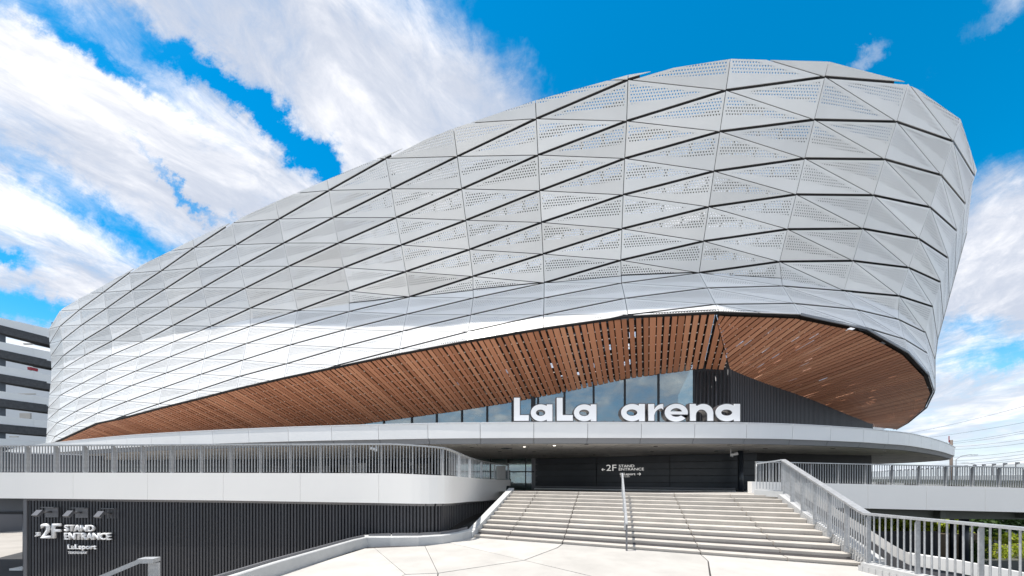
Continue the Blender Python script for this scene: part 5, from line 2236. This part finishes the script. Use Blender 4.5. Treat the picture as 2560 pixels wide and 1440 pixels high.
# black fence panel, piers and planting under the right bridge
fe = tag(empty('black_fence', (27, 22, -2.8)), 'black solid fence below the right footbridge behind the railing bars', 'fence')
for k in range(7):
    x0, x1 = 2168 + k * 26, 2194 + k * 26
    A, B = pt(x0, 1328, 20.5), pt(x1 - 0.8, 1329, 20.5)
    mb = MB()
    mb.box(((A.x + B.x) / 2, 20.5, A.z / 2 - 1.4), (B.x - A.x, 0.06, A.z + 2.8))
    mb.build('fence_panel', M['black'], fe)
for n_, (px, wpx, lab) in enumerate([(2410, 17, 'thick black steel pier under the right footbridge beside the fence'), (2380, 8, 'thin black steel pier under the right footbridge beside the fence')]):
    D = 19.0 + n_
    pr = tag(empty('bridge_pier', (gx(px, D), D, -3)), lab, 'pier', 'piers under the right footbridge')
    mb = MB()
    mb.tube([(gx(px, D), D, -3), (gx(px, D), D, CAMZ - 1.9)], wpx * D / FPX / 2, 16)
    mb.build('shaft', M['black'], pr, smooth=True)
    mb = MB()
    mb.box((gx(px, D), D, -2.85), (wpx * D / FPX * 1.6, wpx * D / FPX * 1.6, 0.2))
    mb.build('base_plate', M['trim'], pr)


def foliage(mb, c, sx, sy, sz, n, leaf, rg, clump=0.35):
    """many small leaf faces in uneven clumps through a volume"""
    cl = [(rg.gauss(0, 0.42), rg.gauss(0, 0.42), rg.uniform(-0.5, 0.5)) for _ in range(max(6, n // 60))]
    for _ in range(n):
        a = rg.choice(cl)
        p = Vector((c[0] + (a[0] + rg.gauss(0, clump * .35)) * sx, c[1] + (a[1] + rg.gauss(0, clump * .35)) * sy, c[2] + max(-0.5, min(0.62, a[2] + rg.gauss(0, clump * .35))) * sz))
        d = Vector((rg.gauss(0, 1), rg.gauss(0, 1), rg.gauss(0.4, .8))).normalized()
        u = d.cross(Vector((rg.gauss(0, 1), rg.gauss(0, 1), rg.gauss(0, 1)))).normalized()
        v = d.cross(u)
        s = leaf * rg.uniform(0.6, 1.3)
        mb.quad(p - u * s, p + v * s * 0.5, p + u * s, p - v * s * 0.5)


rg = random.Random(3)
def hedge(px, py, D, wpx, hpx, label, m_='leaf', depth=1.2, n=2600, leaf=0.07):
    c = pt(px, py, D)
    w, h = wpx * D / FPX, hpx * D / FPX
    t = tag(empty('hedge', (c.x, c.y, c.z - h / 2)), label, 'hedge', 'hedges beside the road')
    mb = MB()
    for k in range(max(1, int(w / 0.9))):
        x = c.x - w / 2 + w * (k + 0.5) / max(1, int(w / 0.9))
        foliage(mb, (x, c.y, c.z), 0.75, depth / 2, h, n // max(1, int(w / 0.9)), leaf, rg)
    mb.build('foliage', M[m_], t)
    mb = MB()
    for k in range(max(2, int(w / 0.7))):
        x = c.x - w / 2 + w * (k + 0.5) / max(2, int(w / 0.7))
        mb.tube([(x, c.y, c.z - h * 0.55), (x + rg.uniform(-.1, .1), c.y, c.z + h * 0.2)], 0.03, 5, r1=0.012)
    mb.build('stem', M['bark'], t)


hedge(2270, 1312, 22.3, 230, 34, 'long yellow-green hedge above the black fence', 'leaf', 1.6, 5200, 0.12)
hedge(2385, 1330, 22.0, 60, 70, 'tall leafy hedge between the black piers and the fence', 'leaf', 1.2, 2600, 0.09)
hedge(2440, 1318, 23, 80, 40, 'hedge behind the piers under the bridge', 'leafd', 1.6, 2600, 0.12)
hedge(2520, 1383, 22.2, 140, 36, 'low bright yellow-green hedge nearest the railing at the right edge', 'leaf', 1.4, 5200, 0.06)
hedge(2520, 1346, 26.6, 140, 24, 'low hedge across the road at the right edge', 'leaf', 1.4, 3000, 0.11)
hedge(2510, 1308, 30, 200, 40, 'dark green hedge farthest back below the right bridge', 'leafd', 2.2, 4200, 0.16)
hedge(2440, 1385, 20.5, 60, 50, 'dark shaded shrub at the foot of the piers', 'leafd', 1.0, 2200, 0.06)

# raised planting bed behind the black fence
pb = MB()
pb.prism([(22, 21.4), (29.3, 21.4), (29.3, 23.9), (22, 23.9)], -3.0, -1.35)
tag(pb.build('planting_bed', M['bark']), kind='structure')
# ground far and near
gr = MB()
gr.quad((-1500, -300, -3.0), (1500, -300, -3.0), (1500, 2500, -3.0), (-1500, 2500, -3.0))
tag(gr.build('ground', M['ground']), kind='structure')
fc = MB()  # unseen pale paving behind the camera, added to bounce light onto the shell
fc.prism([(-46, -70), (46, -70), (46, -9), (-46, -9)], -3.0, -0.06)
tag(fc.build('bounce_forecourt', M['paving']), kind='structure')
lo2 = MB()
lo2.prism([(-60, -10), (-5.2, -10), (-4.8, 12.0), (-17.2, 12.3), (-17.2, 16.5), (-9, 16.5), (-9, 34), (-60, 38)], -3.2, -1.36)
tag(lo2.build('lower_pavement', M['lowpave']), kind='structure')
asp = MB()  # dark asphalt, its outline and tone also stand in for the footbridge's cast shadow
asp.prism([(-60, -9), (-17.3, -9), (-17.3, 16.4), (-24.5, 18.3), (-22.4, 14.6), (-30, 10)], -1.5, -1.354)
tag(asp.build('asphalt_shadow_strip', M['asphalt']), kind='structure')
rd = MB()
rd.quad((9.2, 4, -2.99), (60, 10, -2.99), (60, 19.5, -2.985), (9.2, 19, -2.985))
tag(rd.build('service_road', M['asphalt']), kind='structure')
rd = MB()
rd.quad((30, 22.6, -2.99), (80, 22.9, -2.99), (80, 26.0, -2.99), (30, 25.6, -2.99))
tag(rd.build('road', mat('grey_road', (0.20, 0.20, 0.20), 0.9, var=0.1)), kind='structure')
for n_, (y0, y1, lab) in enumerate([(22.5, 22.8, 'pale kerb along the near side of the far road at the right'), (25.75, 26.15, 'brown kerb along the far side of the far road at the right')]):
    k_ = MB()
    k_.bar((30, y0, -2.93), (80, y1, -2.93), 0.2, 0.14)
    tag(k_.build('road_kerb', M['plinth'] if n_ == 0 else M['brown']), lab, 'kerb', 'kerbs of the far road')

# lower left, under the bridge: pier, beam, grey wall, far road
pi = tag(empty('bridge_column', (gx(68, 13.3), 13.3, -1.36)), 'dark round column under the left footbridge at the edge of the ribbed wall', 'column')
x_ = gx(70.5, 13.3)
mb = MB()
mb.tube([(x_, 13.3, -1.36), (x_, 13.3, CAMZ - 1.35)], 0.13, 16)
mb.build('shaft', M['trim'], pi, smooth=True)
mb = MB()
mb.box((x_ - 0.05, 13.2, -1.32), (0.5, 0.4, 0.08))
mb.build('base_plate', M['parapet'], pi)
bm_ = tag(empty('bridge_beam', (-20, 13.4, CAMZ - 1.0)), 'slate grey beam under the left footbridge beside the ribbed wall', 'beam')
mb = MB()
mb.hexa([(-26, 13.0, gz(1279, 13)), (-17.2, 13.0, gz(1279, 13)), (-17.2, 13.8, gz(1279, 13)), (-26, 13.8, gz(1279, 13)),
         (-26, 13.0, CAMZ - 0.72), (-17.2, 13.0, CAMZ - 0.72), (-17.2, 13.8, CAMZ - 0.72), (-26, 13.8, CAMZ - 0.72)])
mb.build('web', M['greywall'], bm_)
mb = MB()
mb.hexa([(-26, 12.9, gz(1281, 13)), (-17.2, 12.9, gz(1286, 13)), (-17.2, 14.6, gz(1286, 13)), (-26, 14.6, gz(1281, 13)),
         (-26, 12.9, gz(1279, 13) - .003), (-17.2, 12.9, gz(1279, 13) - .003), (-17.2, 14.6, gz(1279, 13) - .003), (-26, 14.6, gz(1279, 13) - .003)])
mb.build('flange', M['darkback'], bm_)
fw = tag(empty('grey_low_wall', (-38, 28, -1)), 'pale grey low wall far back under the left footbridge', 'wall')
mb = MB()
mb.bar((-46, 29.2, -1.0), (-24, 29.2, -1.0), 0.4, 0.82)
mb.build('wall_body', M['palewall'], fw)
mb = MB()
mb.bar((-46, 29.1, -0.55), (-24, 29.1, -0.55), 0.5, 0.08)
mb.build('coping', M['steel'], fw)
gw_ = tag(empty('slate_wall', (-29, 20, -1)), 'slate grey wall with louvres behind the left end of the railing', 'wall')
mb = MB()
A, B = pt(-60, 1130, 21.5), pt(245, 1139, 25.5)
mb.hexa([(A.x, A.y, -1.5), (B.x, B.y, -1.5), (B.x, B.y + .4, -1.5), (A.x, A.y + .4, -1.5), A, B, B + Vector((0, .4, 0)), A + Vector((0, .4, 0))])
mb.build('wall_body', M['greywall'], gw_)
for k in range(3):
    mb = MB()
    c = pt(12 + k * 6, 1152, 21.3)
    mb.box(c, (0.09, 0.1, 1.1))
    mb.build('louvre', M['black'], gw_)
mb = MB()
A, B = pt(-40, 1129, 21.35), pt(250, 1138.5, 25.4)
mb.bar(A, B, 0.3, 0.07)
mb.build('wall_coping', M['fasciacap'], gw_)

# ================================================================== garage at the left
ga = tag(empty('parking_garage', (-85, 60, -3)), 'open multi-storey car park with pale bands at the left edge', 'building')
GA = lambda px, py: pt(px, py, 56.0 + px / 122.0 * 4.4)
bands = [((794, 814.5), (822, 844)), ((854, 876), (878.5, 902)), ((914, 936.5), (936, 959)), ((977.5, 998.5), (994.5, 1015.5)), ((1039, 1062), (1052.5, 1075)), ((1096, 1120), (1104, 1128))]
inn = Vector((1.2, 9.0, 0))
for k, ((lt, lb_), (rt, rb2)) in enumerate(bands):
    for x0, x1 in ((-160, 83.3), (84.0, 126)):
        def ed(x, l, r):
            return GA(x, l + (r - l) * x / 122.0)
        A, B, C1, D1 = ed(x0, lb_, rb2), ed(x1, lb_, rb2), ed(x1, lt, rt), ed(x0, lt, rt)
        t = Vector((0.02, 0.25, 0))
        mb = MB()
        mb.hexa([A, B, B + t, A + t, D1, C1, C1 + t, D1 + t])
        mb.build('parapet_band', M['garage'], ga)
    A, B = GA(-160, lb_ + (rb2 - lb_) * -160 / 122), GA(125, rb2 + .3)
    zA, zB = A.z - 0.15, B.z - 0.15
    zz_ = (zA + zB) / 2
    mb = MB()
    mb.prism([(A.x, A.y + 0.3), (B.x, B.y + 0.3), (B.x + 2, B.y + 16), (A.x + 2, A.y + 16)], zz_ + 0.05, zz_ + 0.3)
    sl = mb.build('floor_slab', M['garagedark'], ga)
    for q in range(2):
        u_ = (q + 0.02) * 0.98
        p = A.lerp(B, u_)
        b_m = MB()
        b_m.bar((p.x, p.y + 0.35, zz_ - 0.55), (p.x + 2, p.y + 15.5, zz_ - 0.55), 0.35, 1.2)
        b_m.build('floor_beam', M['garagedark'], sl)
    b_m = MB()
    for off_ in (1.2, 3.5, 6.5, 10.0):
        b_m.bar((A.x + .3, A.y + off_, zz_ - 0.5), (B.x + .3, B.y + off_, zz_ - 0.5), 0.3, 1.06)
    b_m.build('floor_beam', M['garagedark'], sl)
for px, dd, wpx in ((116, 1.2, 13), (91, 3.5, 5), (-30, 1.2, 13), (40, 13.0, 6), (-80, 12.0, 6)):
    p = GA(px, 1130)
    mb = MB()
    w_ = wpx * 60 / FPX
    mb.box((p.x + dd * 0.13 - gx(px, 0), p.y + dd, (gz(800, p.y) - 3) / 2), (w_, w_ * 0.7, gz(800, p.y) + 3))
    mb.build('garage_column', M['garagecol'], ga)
mb = MB()
for k, ((lt, lb_), (rt, rb2)) in enumerate(bands[:-1]):
    p = GA(103, (lb_ + rb2) / 2 + 14)
    mb = MB()
    mb.tube([p + Vector((-1.2, 1.5, 0.2)), p + Vector((-0.2, 1.5, -0.15)), p + Vector((0.5, 1.5, 0.15)), p + Vector((0.8, 1.5, 0.5))], 0.12, 6)
    mb.build('drain_pipe', M['garagecol'], ga, smooth=True)
# parked red car far in the garage: a small sliver shows between two bands
far = tag(empty('pale_far_building', (-110, 95, -3)), 'pale windowless building seen through the car park', 'building')
mb = MB()
p0, p1 = pt(-260, 890, 82), pt(135, 890, 86)
mb.hexa([(p0.x, p0.y, -3), (p1.x, p1.y, -3), (p1.x, p1.y + 10, -3), (p0.x, p0.y + 10, -3), p0, p1, p1 + Vector((0, 10, 0)), p0 + Vector((0, 10, 0))])
fb = mb.build('facade', M['palewall'], far)
for px, py, w_, h_ in ((35, 1092, 20, 2.5), (64, 1040, 26, 14), (58, 985, 60, 2.5), (25, 1020, 50, 2.0), (70, 860, 20, 3)):
    mb = MB()
    D = 81.5
    c = pt(px, py, D)
    mb.box(c, (w_ * D / FPX, 0.3, h_ * D / FPX))
    mb.build('facade_band', M['concrete'], fb)
rc = tag(empty('red_container', pt(82, 923, 72)), 'small red box on a deck of the car park', 'container')
mb = MB()
c = pt(82, 923, 72)
mb.box(c, (0.55, 1.2, 0.6))
mb.box(c + Vector((0, -0.62, 0.1)), (0.6, 0.06, 0.08))
mb.build('box_body', M['red'], rc)
mb = MB()
mb.box(c + Vector((0, 0, -0.55)), (0.5, 0.5, 0.4))
mb.build('stand', M['garage'], rc)

# ================================================================== viaduct, wires, lamps at the right
via = tag(empty('elevated_highway', (100, 70, -3)), 'concrete elevated highway with pale noise barrier behind the right railing', 'viaduct')
def VP(t, z):
    a = Vector((gx(2170, 150), 150, 0))
    b = Vector((gx(2760, 44), 44, 0))
    p = a.lerp(b, t)
    return Vector((p.x, p.y, z))


zdk = CAMZ - 0.35
zt_ = CAMZ + 2.35
n_p = 34
tt = [1 - (1 - k / n_p) ** 1.0 for k in range(n_p + 1)]
for k in range(n_p):
    a, b = VP(tt[k] + 0.0012, 0), VP(tt[k + 1] - 0.0012, 0)
    z1 = zt_
    up = lambda p, z: Vector((p.x, p.y, z))
    back_ = Vector((0.1, 0.3, 0))
    mb = MB()
    mb.hexa([up(a, zdk + 0.9), up(b, zdk + 0.9), up(b, zdk + 0.9) + back_, up(a, zdk + 0.9) + back_, up(a, z1), up(b, z1), up(b, z1) + back_, up(a, z1) + back_])
    bp_ = mb.build('barrier_panel', M['garage'], via)
    lv = MB()
    for zf in (0.25, 0.5, 0.75):
        zz_ = zdk + 0.9 + (z1 - zdk - 0.9) * zf
        lv.bar(up(a, zz_) - back_ * 0.1, up(b, zz_) - back_ * 0.1, 0.06, 0.10)
    lv.build('barrier_rail', M['trim'], bp_)
    mb = MB()
    q = VP(tt[k + 1], 0)
    mb.box((q.x, q.y - 0.1, (zdk + z1) / 2 + .2), (0.42, 0.3, z1 - zdk + .4))
    mb.build('barrier_post', M['trim'], via)
mb = MB()
a, b = VP(0, 0), VP(1, 0)
mb.bar((a.x, a.y - .05, zdk + 0.42), (b.x, b.y - .05, zdk + 0.42), 0.5, 0.92)
mb.bar((a.x, a.y - .3, zt_ + .05), (b.x, b.y - .3, zt_ + .05), 0.3, 0.16)
mb.build('edge_beam', M['plinth'], via)
mb = MB()
mb.bar((a.x, a.y + 3.2, zdk - 0.55), (b.x, b.y + 3.2, zdk - 0.55), 6.5, 1.0)
mb.build('deck_girder', M['beam'], via)
for t in (0.25, 0.5, 0.72, 0.92):
    q = VP(t, 0)
    mb = MB()
    mb.box((q.x + .5, q.y + 3, (zdk - 3.6) / 2 - 0.6), (2.0, 2.0, zdk + 2.4))
    mb.build('viaduct_pier', M['concrete'], via)

pole = tag(empty('utility_pole', (gx(2378, 70), 70, -3)), 'rust-brown utility pole rising just right of the canopy tip', 'pole')
mb = MB()
x_ = gx(2378, 70)
mb.tube([(x_, 70, -3), (x_, 70, gz(1100, 70))], 0.24, 10)
mb.build('shaft', M['brown'], pole, smooth=True)
mb = MB()
mb.tube([(x_ - 0.45, 70, gz(1106, 70)), (x_ - 0.45, 70, gz(1090, 70))], 0.07, 6)
mb.build('mast', M['red'], pole)
for n_, (px, D, top_y, reach, lab) in enumerate([(2390, 62, 1137, 46, 'curved street lamp beside the utility pole'), (2447, 95, 1157, -40, 'small curved street lamp above the noise barrier')]):
    t = tag(empty('street_lamp', (gx(px, D), D, -3)), lab, 'street lamp', 'street lamps along the highway')
    x_ = gx(px, D)
    zt2 = gz(top_y + 12, D)
    rx_ = reach * D / FPX
    mb = MB()
    mb.tube([(x_, D, 0), (x_, D, zt2), (x_ + rx_ * 0.25, D, gz(top_y + 3.5, D)), (x_ + rx_ * 0.7, D, gz(top_y, D)), (x_ + rx_, D, gz(top_y, D))], 0.07, 6)
    mb.build('post', M['steel'], t, smooth=True)
    mb = MB()
    mb.box((x_ + rx_, D, gz(top_y, D) - 0.03), (0.9, 0.35, 0.16))
    mb.build('lamp_head', M['palewall'], t)
for n_, (y0, y1, D) in enumerate([(1086, 1017.5, 90), (1098, 1055.5, 90), (1108, 1073, 88), (1112, 1078, 88), (1118, 1094, 84), (1124, 1103.5, 84), (1143, 1122.5, 80), (1152, 1131, 80), (1160, 1139, 78), (1163, 1145, 78)]):
    A, B = pt(2230 if n_ < 2 else 2330, y0 - (0 if n_ > 1 else -4), D + 60), pt(2640, y1 - (y0 - y1) * 0.35, D)
    pts_ = []
    for k in range(13):
        t = k / 12
        p = A.lerp(B, t)
        p.z -= 0.9 * 4 * t * (1 - t)
        pts_.append(p)
    mb = MB()
    mb.tube(pts_, 0.036, 4, cap=False)
    o = mb.build('power_cable', M['wire'])
    words = ['topmost', 'second', 'third', 'fourth', 'fifth', 'sixth', 'seventh', 'eighth', 'ninth', 'lowest']
    tag(o, 'thin black overhead cable, %s of those crossing the sky at the right' % (words[n_] if n_ in (0, 9) else words[n_] + ' from the top'), 'cable', 'overhead cables')
